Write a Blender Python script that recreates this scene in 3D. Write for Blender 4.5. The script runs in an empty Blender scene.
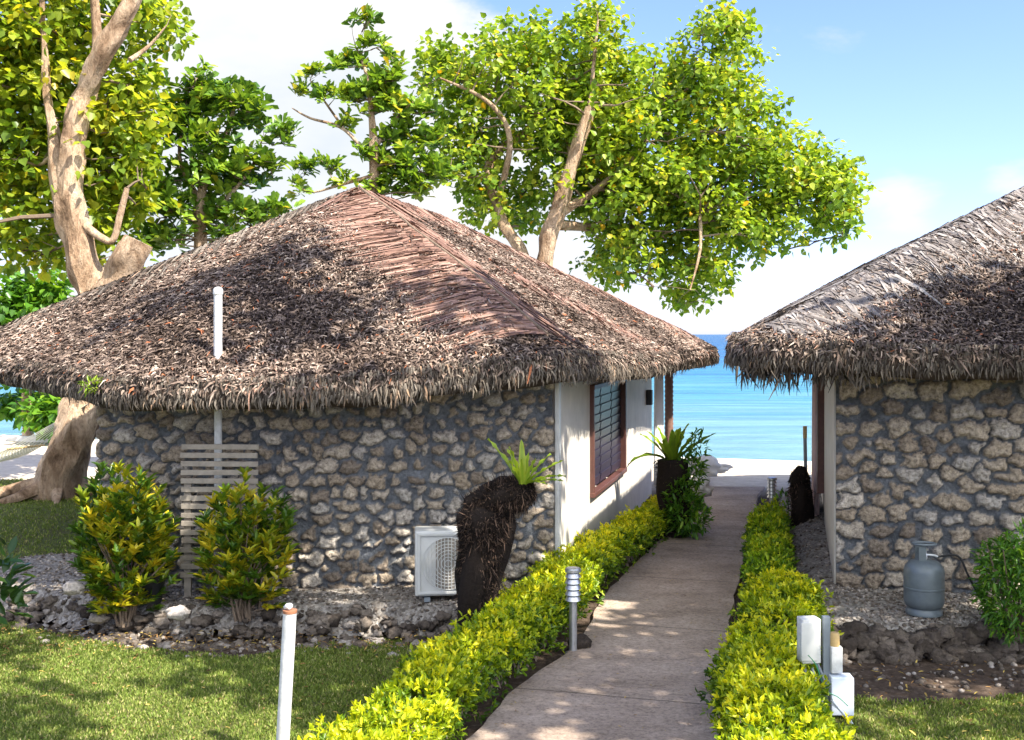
import bpy, math, random
import numpy as np
from mathutils import Vector, noise
from mathutils.bvhtree import BVHTree
random.seed(7); rng = np.random.default_rng(11)
S = bpy.context.scene; COL = S.collection
F, H, CX, HY = 1100.0, 2.9, 512.0, 334.0
def at(px, py, d): return Vector(((px-CX)/F*d, d, H-(py-HY)*d/F))
def gx(px, d): return (px-CX)/F*d
SUN = Vector((0.80*math.cos(math.radians(50)), -0.60*math.cos(math.radians(50)), math.sin(math.radians(50)))).normalized()

# ---------------------------------------------------------------- objects
def link(name, me, mat=None, parent=None):
    o = bpy.data.objects.new(name, me); COL.objects.link(o)
    if mat is not None: me.materials.append(mat)
    if parent is not None:
        o.parent = parent
        p = parent; off = Vector(p.location)
        while p.parent: p = p.parent; off += Vector(p.location)
        o.location = -off
    return o
def tag(o, label=None, cat=None, group=None, kind=None):
    if label: o['label'] = label
    if cat: o['category'] = cat
    if group: o['group'] = group
    if kind: o['kind'] = kind
    return o
def thing(name, label, cat, loc=(0,0,0), group=None):
    o = bpy.data.objects.new(name, None); COL.objects.link(o); o.location = loc
    o.empty_display_size = .2
    return tag(o, label, cat, group)
def npmesh(name, V, Fc, attrs=None, smooth=False):
    """V (n,3), Fc list of (m,k) int arrays"""
    me = bpy.data.meshes.new(name)
    V = np.asarray(V, dtype=np.float32)
    if isinstance(Fc, np.ndarray): Fc = [Fc]
    Fc = [f for f in Fc if len(f)]
    me.vertices.add(len(V)); me.vertices.foreach_set('co', V.ravel())
    idx = np.concatenate([f.ravel() for f in Fc]).astype(np.int32)
    cnt = np.concatenate([np.full(len(f), f.shape[1]) for f in Fc]).astype(np.int32)
    st = np.concatenate([[0], np.cumsum(cnt)[:-1]]).astype(np.int32)
    me.loops.add(len(idx)); me.loops.foreach_set('vertex_index', idx)
    me.polygons.add(len(cnt)); me.polygons.foreach_set('loop_start', st)
    if smooth: me.polygons.foreach_set('use_smooth', np.ones(len(cnt), dtype=bool))
    me.update(calc_edges=True)
    for k, a in (attrs or {}).items():
        at_ = me.attributes.new(k, 'FLOAT', 'POINT'); at_.data.foreach_set('value', np.asarray(a, dtype=np.float32))
    me.validate()
    return me

class MB:
    def __init__(s): s.v = []; s.f = []; s.t = []
    def add(s, vs, fs, t=.5):
        b = len(s.v); s.v += [tuple(v) for v in vs]; s.f += [tuple(i+b for i in f) for f in fs]; s.t += [t]*len(vs)
    def box(s, c, size, rz=0., rx=0., ry=0., t=.5, bevel=0.):
        from mathutils import Euler
        E = Euler((rx, ry, rz)).to_matrix(); c = Vector(c)
        hx, hy, hz = size[0]/2, size[1]/2, size[2]/2
        if bevel <= 0:
            vs = [c+E@Vector((x*hx, y*hy, z*hz)) for x in (-1,1) for y in (-1,1) for z in (-1,1)]
            s.add(vs, [(0,1,3,2),(4,6,7,5),(0,4,5,1),(2,3,7,6),(0,2,6,4),(1,5,7,3)], t); return
        b = bevel; import bmesh
        bm = bmesh.new(); bmesh.ops.create_cube(bm, size=1)
        for v in bm.verts: v.co = Vector((v.co.x*size[0], v.co.y*size[1], v.co.z*size[2]))
        bmesh.ops.bevel(bm, geom=bm.edges[:], offset=b, segments=3, affect='EDGES', profile=.5)
        bm.verts.ensure_lookup_table()
        s.add([c+E@v.co for v in bm.verts], [tuple(v.index for v in f.verts) for f in bm.faces], t); bm.free()
    def tube(s, pts, rad, n=8, cap=True, t=.5, wob=0.):
        pts = [Vector(p) for p in pts]
        if not hasattr(rad, '__len__'): rad = [rad]*len(pts)
        b = []; prev = None
        for i, p in enumerate(pts):
            d = (pts[min(i+1, len(pts)-1)]-pts[max(i-1, 0)]).normalized()
            if prev is None:
                u = d.cross(Vector((0,0,1)));
                if u.length < .05: u = d.cross(Vector((0,1,0)))
            else: u = prev - d*prev.dot(d)
            u.normalize(); prev = u; w = d.cross(u)
            for k in range(n):
                a = 2*math.pi*k/n
                r = rad[i]*(1+wob*noise.noise(Vector((p.x*3+math.cos(a)*1.3, p.y*3+math.sin(a)*1.3, p.z*1.6))))
                b.append(p+(u*math.cos(a)+w*math.sin(a))*r)
        fs = [(i*n+k, i*n+(k+1)%n, (i+1)*n+(k+1)%n, (i+1)*n+k) for i in range(len(pts)-1) for k in range(n)]
        if cap: fs += [tuple(range(n))[::-1], tuple((len(pts)-1)*n+k for k in range(n))]
        s.add(b, fs, t)
    def lathe(s, prof, c, n=32, t=.5, axis='z'):
        c = Vector(c); vs = []
        for r, z in prof:
            for k in range(n):
                a = 2*math.pi*k/n
                vs.append(c+(Vector((r*math.cos(a), r*math.sin(a), z)) if axis == 'z' else Vector((r*math.cos(a), z, r*math.sin(a)))))
        fs = [(i*n+k, i*n+(k+1)%n, (i+1)*n+(k+1)%n, (i+1)*n+k) for i in range(len(prof)-1) for k in range(n)]
        fs += [tuple(range(n))[::-1], tuple((len(prof)-1)*n+k for k in range(n))]
        s.add(vs, fs, t)
    def build(s, name, mat, parent=None, smooth=False):
        me = bpy.data.meshes.new(name); me.from_pydata(s.v, [], s.f)
        a = me.attributes.new('tint', 'FLOAT', 'POINT'); a.data.foreach_set('value', s.t)
        if smooth:
            me.polygons.foreach_set('use_smooth', [True]*len(me.polygons))
            try: me.set_sharp_from_angle(angle=math.radians(40))
            except Exception: pass
        me.update()
        return link(name, me, mat, parent)

# ---------------------------------------------------------------- materials
def mat(name):
    m = bpy.data.materials.new(name); m.use_nodes = True
    return m, m.node_tree, m.node_tree.nodes['Principled BSDF']
def nd(nt, typ, **kw):
    n = nt.nodes.new(typ)
    for k, v in kw.items(): setattr(n, k, v)
    return n
def ramp(nt, stops, fac=None, interp='LINEAR'):
    r = nd(nt, 'ShaderNodeValToRGB'); e = r.color_ramp.elements; r.color_ramp.interpolation = interp
    while len(e) > 1: e.remove(e[-1])
    e[0].position = stops[0][0]; e[0].color = (*stops[0][1], 1)
    for p, c in stops[1:]:
        x = e.new(p); x.color = (*c, 1)
    if fac is not None: nt.links.new(fac, r.inputs[0])
    return r
def nz(nt, scale, detail=6, rough=.6, vec=None, dist=0.):
    n = nd(nt, 'ShaderNodeTexNoise'); n.inputs['Scale'].default_value = scale; n.inputs['Detail'].default_value = detail
    n.inputs['Roughness'].default_value = rough; n.inputs['Distortion'].default_value = dist
    if vec is not None: nt.links.new(vec, n.inputs['Vector'])
    return n
def obco(nt): return nd(nt, 'ShaderNodeNewGeometry').outputs['Position']
def attr(nt, name): return nd(nt, 'ShaderNodeAttribute', attribute_name=name).outputs['Fac']
def mul(nt, a, b, op='MULTIPLY'):
    m = nd(nt, 'ShaderNodeMath', operation=op)
    for i, x in enumerate((a, b)):
        if hasattr(x, 'is_linked') or not isinstance(x, (int, float)): nt.links.new(x, m.inputs[i])
        else: m.inputs[i].default_value = x
    return m.outputs[0]
def mix(nt, f, a, b, blend='MIX'):
    m = nd(nt, 'ShaderNodeMix', data_type='RGBA', blend_type=blend)
    for i, x in ((0, f), (6, a), (7, b)):
        if isinstance(x, (int, float)): m.inputs[i].default_value = x
        elif isinstance(x, tuple): m.inputs[i].default_value = (*x, 1)
        else: nt.links.new(x, m.inputs[i])
    return m.outputs[2]
def bump(nt, b, h, strength=.5, dist=.02):
    n = nd(nt, 'ShaderNodeBump'); n.inputs['Strength'].default_value = strength; n.inputs['Distance'].default_value = dist
    nt.links.new(h, n.inputs['Height']); nt.links.new(n.outputs[0], b.inputs['Normal'])
def simple(name, base, rough=.6, metal=0., var=.15, scale=8., bumps=0., bscale=60., spec=.5):
    m, nt, b = mat(name); p = obco(nt)
    n = nz(nt, scale, 8, .65, p)
    lo = tuple(c*(1-var) for c in base); hi = tuple(min(1, c*(1+var)) for c in base)
    nt.links.new(ramp(nt, [(.3, lo), (.7, hi)], n.outputs['Fac']).outputs[0], b.inputs['Base Color'])
    b.inputs['Roughness'].default_value = rough; b.inputs['Metallic'].default_value = metal
    b.inputs['Specular IOR Level'].default_value = spec
    if bumps: bump(nt, b, nz(nt, bscale, 5, .6, p).outputs['Fac'], bumps, .01)
    return m
def leafmat(name, stops, trans=.4, rough=.45, var=.25, spec=.4, tboost=1.35):
    m, nt, b = mat(name)
    c = ramp(nt, stops, attr(nt, 'tint')).outputs[0]
    n = nz(nt, 9., 3, .5, obco(nt))
    v = nd(nt, 'ShaderNodeHueSaturation'); nt.links.new(c, v.inputs['Color'])
    mr = nd(nt, 'ShaderNodeMapRange'); mr.inputs[3].default_value = 1-var; mr.inputs[4].default_value = 1+var
    nt.links.new(n.outputs['Fac'], mr.inputs[0]); nt.links.new(mr.outputs[0], v.inputs['Value'])
    nt.links.new(v.outputs[0], b.inputs['Base Color'])
    b.inputs['Roughness'].default_value = rough; b.inputs['Specular IOR Level'].default_value = spec
    tr = nd(nt, 'ShaderNodeBsdfTranslucent')
    tc = mix(nt, 1., v.outputs[0], (tboost*1.1, tboost, tboost*.45), 'MULTIPLY'); nt.links.new(tc, tr.inputs[0])
    ms = nd(nt, 'ShaderNodeMixShader'); ms.inputs[0].default_value = trans
    nt.links.new(b.outputs[0], ms.inputs[1]); nt.links.new(tr.outputs[0], ms.inputs[2])
    nt.links.new(ms.outputs[0], nt.nodes['Material Output'].inputs[0])
    return m
M = {}
def rampmat(name, stops, rough=.85, nscale=30., amt=.5, bs=.4, spec=.2, bdist=.01):
    """tint attribute colours + noise breakup"""
    m, nt, b = mat(name); p = obco(nt)
    c = ramp(nt, stops, attr(nt, 'tint')).outputs[0]
    n = nz(nt, nscale, 8, .7, p)
    g = ramp(nt, [(.25, (1-amt,)*3), (.75, (1+amt*.6,)*3)], n.outputs['Fac']).outputs[0]
    nt.links.new(mix(nt, 1., c, g, 'MULTIPLY'), b.inputs['Base Color'])
    b.inputs['Roughness'].default_value = rough; b.inputs['Specular IOR Level'].default_value = spec
    bump(nt, b, n.outputs['Fac'], bs, bdist)
    return m
M['thatch'] = rampmat('thatch', [(0,(.022,.015,.011)),(.35,(.10,.070,.054)),(.7,(.25,.185,.145)),(.93,(.48,.39,.32)),(1,(.36,.13,.06))], .8, 25, .45, .5)
M['thatch_edge'] = rampmat('thatch_edge', [(0,(.02,.016,.013)),(.4,(.095,.076,.060)),(.8,(.22,.19,.155)),(1,(.34,.22,.14))], .8, 25, .4, .5)
M['frond'] = rampmat('dry_frond', [(0,(.05,.024,.017)),(.5,(.22,.125,.092)),(1,(.42,.27,.21))], .6, 18, .35, .3)
M['frond_grey'] = rampmat('grey_frond', [(0,(.08,.07,.065)),(.5,(.22,.19,.17)),(1,(.42,.39,.36))], .6, 18, .35, .3)
M['bark'] = rampmat('bark', [(0,(.18,.11,.07)),(.5,(.37,.265,.18)),(1,(.55,.42,.30))], .85, 10, .7, 1., bdist=.03)
def barkmat():
    m, nt, b = mat('mottled_bark'); p = obco(nt); mp = nd(nt, 'ShaderNodeMapping'); mp.inputs['Scale'].default_value = (1,1,.45); nt.links.new(p, mp.inputs[0])
    a = nz(nt, 2.6, 8, .7, mp.outputs[0], .4); c = nz(nt, 17, 9, .75, mp.outputs[0])
    base = ramp(nt, [(.32,(.14,.085,.05)),(.44,(.34,.225,.14)),(.56,(.52,.38,.26)),(.72,(.66,.52,.38))], a.outputs['Fac']).outputs[0]
    base = mix(nt, 1., base, ramp(nt, [(.32,(.45,.42,.40)),(.5,(1,1,1)),(.7,(1.25,1.22,1.2))], c.outputs['Fac']).outputs[0], 'MULTIPLY')
    nt.links.new(base, b.inputs['Base Color']); b.inputs['Roughness'].default_value = .9; b.inputs['Specular IOR Level'].default_value = .2
    bump(nt, b, mul(nt, c.outputs['Fac'], mul(nt, a.outputs['Fac'], 2.), 'ADD'), 1., .06); return m
M['bark'] = barkmat()
M['twig'] = rampmat('twig', [(0,(.10,.07,.05)),(1,(.28,.21,.15))], .85, 20, .4, .4)
M['hedge_stem'] = rampmat('hedge_stem', [(0,(.20,.15,.11)),(1,(.42,.34,.26))], .85, 20, .4, .4)
M['fibre'] = rampmat('fern_root_fibre', [(0,(.009,.007,.006)),(.5,(.045,.031,.024)),(1,(.24,.155,.11))], .95, 40, .5, 1., bdist=.02)
M['rock'] = rampmat('coral_rock', [(0,(.055,.042,.033)),(.5,(.22,.18,.145)),(1,(.56,.50,.44))], .95, 34, .75, 1., bdist=.02)
M['white'] = simple('white_paint', (.62,.575,.505), .6, var=.13, scale=2.5, bumps=.15)
M['white_clean'] = simple('white_plastic', (.58,.58,.56), .4, var=.06, scale=9)
M['pvc'] = simple('weathered_pvc', (.60,.60,.58), .5, var=.2, scale=22, bumps=.1)
M['blue_plastic'] = simple('pale_blue_plastic', (.60,.66,.76), .4, var=.05)
M['grey_plastic'] = simple('grey_plastic', (.20,.23,.26), .5, var=.12)
M['tan'] = simple('tan_cap', (.50,.34,.14), .6, var=.15, scale=30)
M['rust'] = simple('rust', (.28,.12,.06), .9, var=.3, scale=50)
M['brown_frame'] = simple('brown_frame', (.10,.040,.030), .45, var=.2, scale=14)
M['dark_metal'] = simple('dark_metal', (.02,.02,.022), .5, var=.2)
M['steel'] = simple('brushed_steel', (.50,.51,.52), .35, metal=.8, var=.12, scale=30)
M['silver_paint'] = simple('silver_paint', (.13,.155,.17), .42, metal=.2, var=.12, scale=14, bumps=.05)
M['slat'] = simple('weathered_wood', (.27,.235,.195), .8, var=.25, scale=12, bumps=.3)
M['rubber'] = simple('black_rubber', (.015,.015,.015), .6)
M['black_pot'] = simple('black_pot', (.018,.018,.02), .45)
M['cloth'] = simple('curtain_cloth', (.80,.77,.72), .9, var=.05)
M['pink_cloth'] = simple('blush_curtain', (.66,.50,.47), .9, var=.06)
M['rope'] = simple('cotton_rope', (.70,.66,.56), .9, var=.1)
M['green_wire'] = simple('green_wire', (.01,.16,.07), .5)
M['bamboo'] = simple('bamboo', (.45,.32,.15), .6, var=.2, scale=20)
M['seawall'] = simple('whitewashed_concrete', (.70,.67,.62), .9, var=.15, scale=5, bumps=.4, bscale=20)
M['glass'] = None
def mk():
    m, nt, b = mat('louvre_glass'); b.inputs['Base Color'].default_value = (.03,.026,.045,1); b.inputs['Roughness'].default_value = .32
    b.inputs['Specular IOR Level'].default_value = .12; M['glass'] = m
    # stone wall
    m, nt, b = mat('coral_stone_wall'); p = obco(nt)
    st = attr(nt, 'stone'); tn = attr(nt, 'tint')
    n1 = nz(nt, 26, 10, .72, p); n2 = nz(nt, 5, 5, .6, p)
    sc = ramp(nt, [(0,(.24,.195,.155)),(.3,(.37,.30,.225)),(.6,(.46,.385,.30)),(.85,(.42,.385,.345)),(1,(.56,.49,.41))], tn).outputs[0]
    sc = mix(nt, .85, sc, ramp(nt, [(.34,(.18,.16,.15)),(.46,(.75,.74,.72)),(.56,(1.1,1.1,1.08)),(.70,(1.55,1.52,1.46))], n1.outputs['Fac']).outputs[0], 'MULTIPLY')
    mc = ramp(nt, [(.3,(.07,.075,.083)),(.7,(.18,.19,.205))], n2.outputs['Fac']).outputs[0]
    mc = mix(nt, .6, mc, ramp(nt, [(.35,(.35,.35,.35)),(.65,(1.5,1.5,1.5))], n1.outputs['Fac']).outputs[0], 'MULTIPLY')
    nt.links.new(mix(nt, st, mc, sc), b.inputs['Base Color']); b.inputs['Roughness'].default_value = .95; b.inputs['Specular IOR Level'].default_value = .15
    v = nd(nt, 'ShaderNodeTexVoronoi'); v.inputs['Scale'].default_value = 55; nt.links.new(p, v.inputs['Vector'])
    h = mul(nt, mul(nt, n1.outputs['Fac'], 1.0), mul(nt, v.outputs['Distance'], .35), 'ADD')
    bump(nt, b, h, .9, .025); M['stone'] = m
    # gravel
    m, nt, b = mat('coral_gravel'); p = obco(nt)
    v = nd(nt, 'ShaderNodeTexVoronoi'); v.inputs['Scale'].default_value = 34; nt.links.new(p, v.inputs['Vector'])
    n = nz(nt, 3, 5, .6, p)
    c = ramp(nt, [(0,(.10,.085,.07)),(.5,(.27,.245,.215)),(1,(.46,.43,.39))], v.outputs['Color']).outputs[0]
    c = mix(nt, 1., c, ramp(nt, [(.3,(.55,.52,.5)),(.65,(1.,1.,1.))], n.outputs['Fac']).outputs[0], 'MULTIPLY')
    nt.links.new(c, b.inputs['Base Color']); b.inputs['Roughness'].default_value = .95
    bump(nt, b, mul(nt, v.outputs['Distance'], -1.), .8, .02); M['gravel'] = m
    # soil
    m, nt, b = mat('soil'); p = obco(nt); n = nz(nt, 14, 10, .75, p); n2 = nz(nt, 1.6, 4, .6, p)
    c = ramp(nt, [(.3,(.035,.024,.017)),(.55,(.095,.068,.05)),(.75,(.21,.165,.13))], n.outputs['Fac']).outputs[0]
    sep = nd(nt, 'ShaderNodeSeparateXYZ'); nt.links.new(p, sep.inputs[0])
    mr = nd(nt, 'ShaderNodeMapRange'); mr.inputs[1].default_value = 20.3; mr.inputs[2].default_value = 21.6
    nt.links.new(mul(nt, sep.outputs[1], mul(nt, n2.outputs['Fac'], 1.2), 'ADD'), mr.inputs[0])
    sand = ramp(nt, [(.35,(.50,.42,.33)),(.65,(.66,.58,.47))], nz(nt, 5, 9, .7, p).outputs['Fac']).outputs[0]
    nt.links.new(mix(nt, mr.outputs[0], c, sand), b.inputs['Base Color']); b.inputs['Roughness'].default_value = .95; b.inputs['Specular IOR Level'].default_value = .1
    bump(nt, b, n.outputs['Fac'], .8, .03); M['soil'] = m
    # lawn sheet
    m, nt, b = mat('lawn_ground'); p = obco(nt); n = nz(nt, 45, 8, .8, p); n2 = nz(nt, 1.3, 5, .6, p)
    a = ramp(nt, [(.3,(.045,.055,.018)),(.5,(.13,.155,.04)),(.72,(.28,.27,.10))], n.outputs['Fac']).outputs[0]
    a2 = ramp(nt, [(.3,(.05,.045,.02)),(.5,(.15,.145,.05)),(.72,(.30,.26,.13))], n.outputs['Fac']).outputs[0]
    f = ramp(nt, [(.45,(0,0,0)),(.68,(1,1,1))], n2.outputs['Fac']).outputs[0]
    nt.links.new(mix(nt, f, a, a2), b.inputs['Base Color']); b.inputs['Roughness'].default_value = .9; b.inputs['Specular IOR Level'].default_value = .15
    bump(nt, b, n.outputs['Fac'], 1., .03); M['lawn'] = m
    # path concrete
    m, nt, b = mat('path_concrete'); p = obco(nt)
    mp = nd(nt, 'ShaderNodeMapping'); mp.inputs['Rotation'].default_value = (0,0,.25); mp.inputs['Scale'].default_value = (1,1.5,1); nt.links.new(p, mp.inputs[0])
    n = nz(nt, 1.1, 9, .72, mp.outputs[0]); n2 = nz(nt, 30, 9, .8, p); n3 = nz(nt, 85, 3, .6, p)
    c = ramp(nt, [(.28,(.19,.145,.108)),(.44,(.31,.24,.188)),(.56,(.38,.30,.24)),(.75,(.48,.39,.32))], n.outputs['Fac']).outputs[0]
    c = mix(nt, .8, c, ramp(nt, [(.36,(.42,.39,.36)),(.5,(.95,.95,.95)),(.66,(1.35,1.33,1.3))], n2.outputs['Fac']).outputs[0], 'MULTIPLY')
    c = mix(nt, ramp(nt, [(.66,(0,0,0)),(.72,(.8,.8,.8))], n3.outputs['Fac']).outputs[0], c, (.06,.045,.03))
    sp = nd(nt, 'ShaderNodeSeparateXYZ'); nt.links.new(p, sp.inputs[0]); q = mul(nt, sp.outputs[1], mul(nt, mul(nt, sp.outputs[0], .257), mul(nt, n.outputs['Fac'], .05), 'ADD'), 'ADD')
    fr = mul(nt, mul(nt, mul(nt, q, .45), 1., 'MODULO'), .0075, 'LESS_THAN'); c = mix(nt, mul(nt, fr, .75), c, (.05,.04,.03))
    nt.links.new(c, b.inputs['Base Color']); b.inputs['Roughness'].default_value = .85; b.inputs['Specular IOR Level'].default_value = .25
    bump(nt, b, mul(nt, n2.outputs['Fac'], mul(nt, n.outputs['Fac'], 2.), 'ADD'), .55, .012); M['path'] = m
    # sea
    m, nt, b = mat('sea_water'); p = obco(nt)
    sep = nd(nt, 'ShaderNodeSeparateXYZ'); nt.links.new(p, sep.inputs[0])
    wob = nz(nt, .035, 4, .55, p)
    mp = nd(nt, 'ShaderNodeMapping'); mp.inputs['Scale'].default_value = (.25,1,1); nt.links.new(p, mp.inputs[0])
    band = nz(nt, .16, 6, .6, mp.outputs[0])
    inv = mul(nt, 31., sep.outputs[1], 'DIVIDE')       # 1 at the shore, 0 at the horizon
    fac = mul(nt, inv, mul(nt, mul(nt, band.outputs['Fac'], .5, 'SUBTRACT'), .75), 'ADD')
    c = ramp(nt, [(0,(.018,.070,.125)),(.10,(.012,.075,.18)),(.22,(.014,.125,.23)),(.40,(.045,.19,.26)),(.62,(.10,.235,.275)),(.85,(.14,.27,.285)),(1,(.19,.29,.28))], fac).outputs[0]
    mp3 = nd(nt, 'ShaderNodeMapping'); mp3.inputs['Scale'].default_value = (.16,1,1); nt.links.new(p, mp3.inputs[0]); rp = nz(nt, .75, 7, .65, mp3.outputs[0])
    c = mix(nt, 1., c, ramp(nt, [(.36,(.72,.80,.86)),(.5,(1,1,1)),(.66,(1.35,1.22,1.14))], rp.outputs['Fac']).outputs[0], 'MULTIPLY')
    nt.links.new(c, b.inputs['Base Color']); b.inputs['Roughness'].default_value = .25; b.inputs['Specular IOR Level'].default_value = .25; b.inputs['IOR'].default_value = 1.12
    w = nz(nt, 1.1, 8, .65, mp.outputs[0]); bump(nt, b, w.outputs['Fac'], 1., .6); M['sea'] = m
mk()
# leaf palettes
M['leaf_big'] = leafmat('sea_hibiscus_leaf', [(0,(.07,.145,.02)),(.4,(.175,.29,.025)),(.75,(.33,.42,.04)),(.96,(.52,.50,.06)),(1,(.7,.42,.02))], .5, .38)
M['leaf_left'] = leafmat('broad_leaf', [(0,(.06,.13,.015)),(.4,(.19,.29,.025)),(.8,(.43,.47,.045)),(1,(.58,.44,.03))], .55, .38)
M['leaf_rosette'] = leafmat('almond_leaf', [(0,(.045,.115,.022)),(.5,(.15,.27,.03)),(.9,(.34,.45,.05)),(1,(.42,.34,.03))], .42, .32)
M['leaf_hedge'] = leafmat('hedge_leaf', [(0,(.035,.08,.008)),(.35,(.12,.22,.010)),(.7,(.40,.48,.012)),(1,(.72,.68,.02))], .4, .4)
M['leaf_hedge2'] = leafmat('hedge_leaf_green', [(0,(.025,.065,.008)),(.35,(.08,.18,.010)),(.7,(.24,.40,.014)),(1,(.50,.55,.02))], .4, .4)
M['leaf_croton'] = leafmat('croton_leaf', [(0,(.025,.065,.012)),(.35,(.075,.16,.014)),(.6,(.22,.28,.015)),(.8,(.44,.40,.02)),(1,(.62,.50,.03))], .3, .3)
M['leaf_fern'] = leafmat('fern_frond', [(0,(.08,.16,.02)),(.6,(.25,.38,.03)),(1,(.45,.52,.06))], .45, .3)
M['leaf_dark'] = leafmat('dark_leaf', [(0,(.015,.04,.012)),(.6,(.04,.10,.02)),(1,(.12,.22,.03))], .3, .35)
M['leaf_mid'] = leafmat('mid_green_leaf', [(0,(.035,.11,.015)),(.6,(.11,.26,.025)),(1,(.26,.42,.035))], .4, .35)
M['grass'] = leafmat('grass_blade', [(0,(.07,.11,.02)),(.4,(.17,.24,.04)),(.65,(.30,.34,.09)),(.85,(.50,.43,.21)),(1,(.66,.55,.34))], .3, .5, spec=.2)
M['litter'] = rampmat('fallen_leaf', [(0,(.10,.05,.02)),(.5,(.30,.17,.06)),(1,(.55,.42,.10))], .8, 30, .3, .2)

# ---------------------------------------------------------------- leaf / blade generators
TPL = {
 'heart': np.array([(0,0,0),(.06,-.36,.08),(.42,-.48,.10),(1,0,-.12),(.42,.48,.10),(.06,.36,.08)]),
 'obov':  np.array([(0,0,0),(.42,-.22,.06),(.78,-.32,.06),(1,0,-.06),(.78,.32,.06),(.42,.22,.06)]),
 'lance': np.array([(0,0,0),(.25,-.30,.05),(.65,-.28,.03),(1,0,-.10),(.65,.28,.03),(.25,.30,.05)]),
}
def unit(a): return a/np.maximum(np.linalg.norm(a, axis=-1, keepdims=True), 1e-6)
def leaves(name, P, D, N, L, W, tint, m, parent=None, shape='lance'):
    P = np.asarray(P, float); n = len(P); D = unit(np.asarray(D, float)); N = np.asarray(N, float)
    N = unit(N-D*(N*D).sum(1, keepdims=True)+1e-5); X = np.cross(D, N)
    T = TPL[shape]; L = np.broadcast_to(L, n)[:, None, None]; W = np.broadcast_to(W, n)[:, None, None]
    V = P[:, None, :]+D[:, None, :]*T[None, :, 0:1]*L+X[:, None, :]*T[None, :, 1:2]*W+N[:, None, :]*T[None, :, 2:3]*L
    b = (np.arange(n)*6)[:, None]
    Fc = np.concatenate([b+np.array([[0,1,2,3]]), b+np.array([[3,4,5,0]])])
    me = npmesh(name, V.reshape(-1, 3), Fc, {'tint': np.repeat(np.broadcast_to(tint, n), 6)})
    return link(name, me, m, parent)
def strips(P0, P1, W, bend, tint, N=None):
    """tapered strips as 2-segment quads; returns V, F, tint arrays"""
    P0 = np.asarray(P0); P1 = np.asarray(P1); n = len(P0)
    D = P1-P0; Np = np.tile([0,0,1.], (n,1)) if N is None else np.asarray(N)
    X = unit(np.cross(unit(D), Np)+1e-6); W = np.broadcast_to(W, n)[:, None]
    Pm = (P0+P1)/2+bend
    V = np.stack([P0-X*W/2, P0+X*W/2, Pm-X*W*.45, Pm+X*W*.45, P1-X*W*.12, P1+X*W*.12], 1)
    b = (np.arange(n)*6)[:, None]
    Fc = np.concatenate([b+np.array([[0,1,3,2]]), b+np.array([[2,3,5,4]])])
    return V.reshape(-1, 3), Fc, np.repeat(np.broadcast_to(tint, n), 6)
def join(parts):
    V = []; Fs = []; T = []; o = 0
    for v, f, t in parts:
        V.append(v); Fs.append(f+o); T.append(t); o += len(v)
    return np.concatenate(V), np.concatenate(Fs), np.concatenate(T)
def rand_dirs(n): return unit(rng.normal(size=(n, 3)))

# ---------------------------------------------------------------- ground, sea, sky
def grid(name, xs, ys, zf, m, label=None, kind='structure', attrs=None, mask=None):
    X, Y = np.meshgrid(xs, ys); Z = zf(X, Y)
    V = np.stack([X, Y, Z], -1).reshape(-1, 3); nx, ny = len(xs), len(ys)
    i = np.arange((nx-1)*(ny-1)); r = i//(nx-1); c = i % (nx-1); b = r*nx+c
    Fc = np.stack([b, b+1, b+nx+1, b+nx], 1)
    if mask is not None:
        Mk = mask(X, Y).reshape(-1); Fc = Fc[Mk[Fc].all(1)]
        used = np.unique(Fc); re = np.full(len(V), -1); re[used] = np.arange(len(used)); V = V[used]; Fc = re[Fc]
    me = npmesh(name, V, Fc, attrs, smooth=True); o = link(name, me, m)
    tag(o, kind=kind); 
    if label: o['label'] = label
    return o
def ss(a, b, x): t = np.clip((x-a)/(b-a), 0, 1); return t*t*(3-2*t)
def shore(X): return 25.9-0.31*np.clip(X, -22, 22)*1.0      # Y of the beach edge
def wobble(X, Y, s=1.0, seed=0.):
    return (np.sin(X*1.7*s+seed)*np.cos(Y*2.3*s+seed*1.3)+.6*np.sin(X*4.1*s+Y*3.3*s+seed*2)+.35*np.sin(X*9.7*s-Y*7.9*s+seed))/2
def ground_z(X, Y):
    z = -.006+.0*X
    return z-ss(0., .8, Y-shore(X))*3.0
xs = np.concatenate([[-3000,-800,-200,-60], np.arange(-30, 30.1, .8), [60,200,800,3000]])
ys = np.concatenate([[-3000,-600,-100,-30], np.arange(-10, 40, .4), [60,200,3000]])
grid('ground', xs, ys, ground_z, M['soil'])
grid('sea', np.array([-6000,-600,-60,0,60,600,6000.]), np.array([15,40,100,400,1500,9000.]), lambda X, Y: X*0-1.1, M['sea'])

# lawns: sheet + blades
LE = ([-7.5,-5.5,-4.5,-3.4,-2.4,-1.7,-1.1,0],[12.2,11.6,10.9,10.2,10.05,10.4,10.7,10.8])
def lawn_left(X, Y):
    w = wobble(X, Y)*.18
    return ((Y < np.interp(X, LE[0], LE[1])-.12+w*.7) & (X < -1.15+.30*(Y-7.86)+w*.5)) | ((X < -4.9+w) & (Y > 12.9+w) & (Y < 21.8+w)) | ((X < -7.6+w) & (Y < 21.8))
def lawn_right(X, Y): return (Y < 8.75+wobble(X, Y)*.2) & (X > 2.35+wobble(X, Y, 1.3)*.12)
gl = lambda X, Y: .004+.01*wobble(X, Y, .5)**2
grid('lawn', np.arange(-16, 0.6, .09), np.arange(-4, 22, .09), gl, M['lawn'], mask=lawn_left)
grid('lawn', np.arange(2.2, 12, .09), np.arange(-4, 9.3, .09), gl, M['lawn'], mask=lawn_right)
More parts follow.
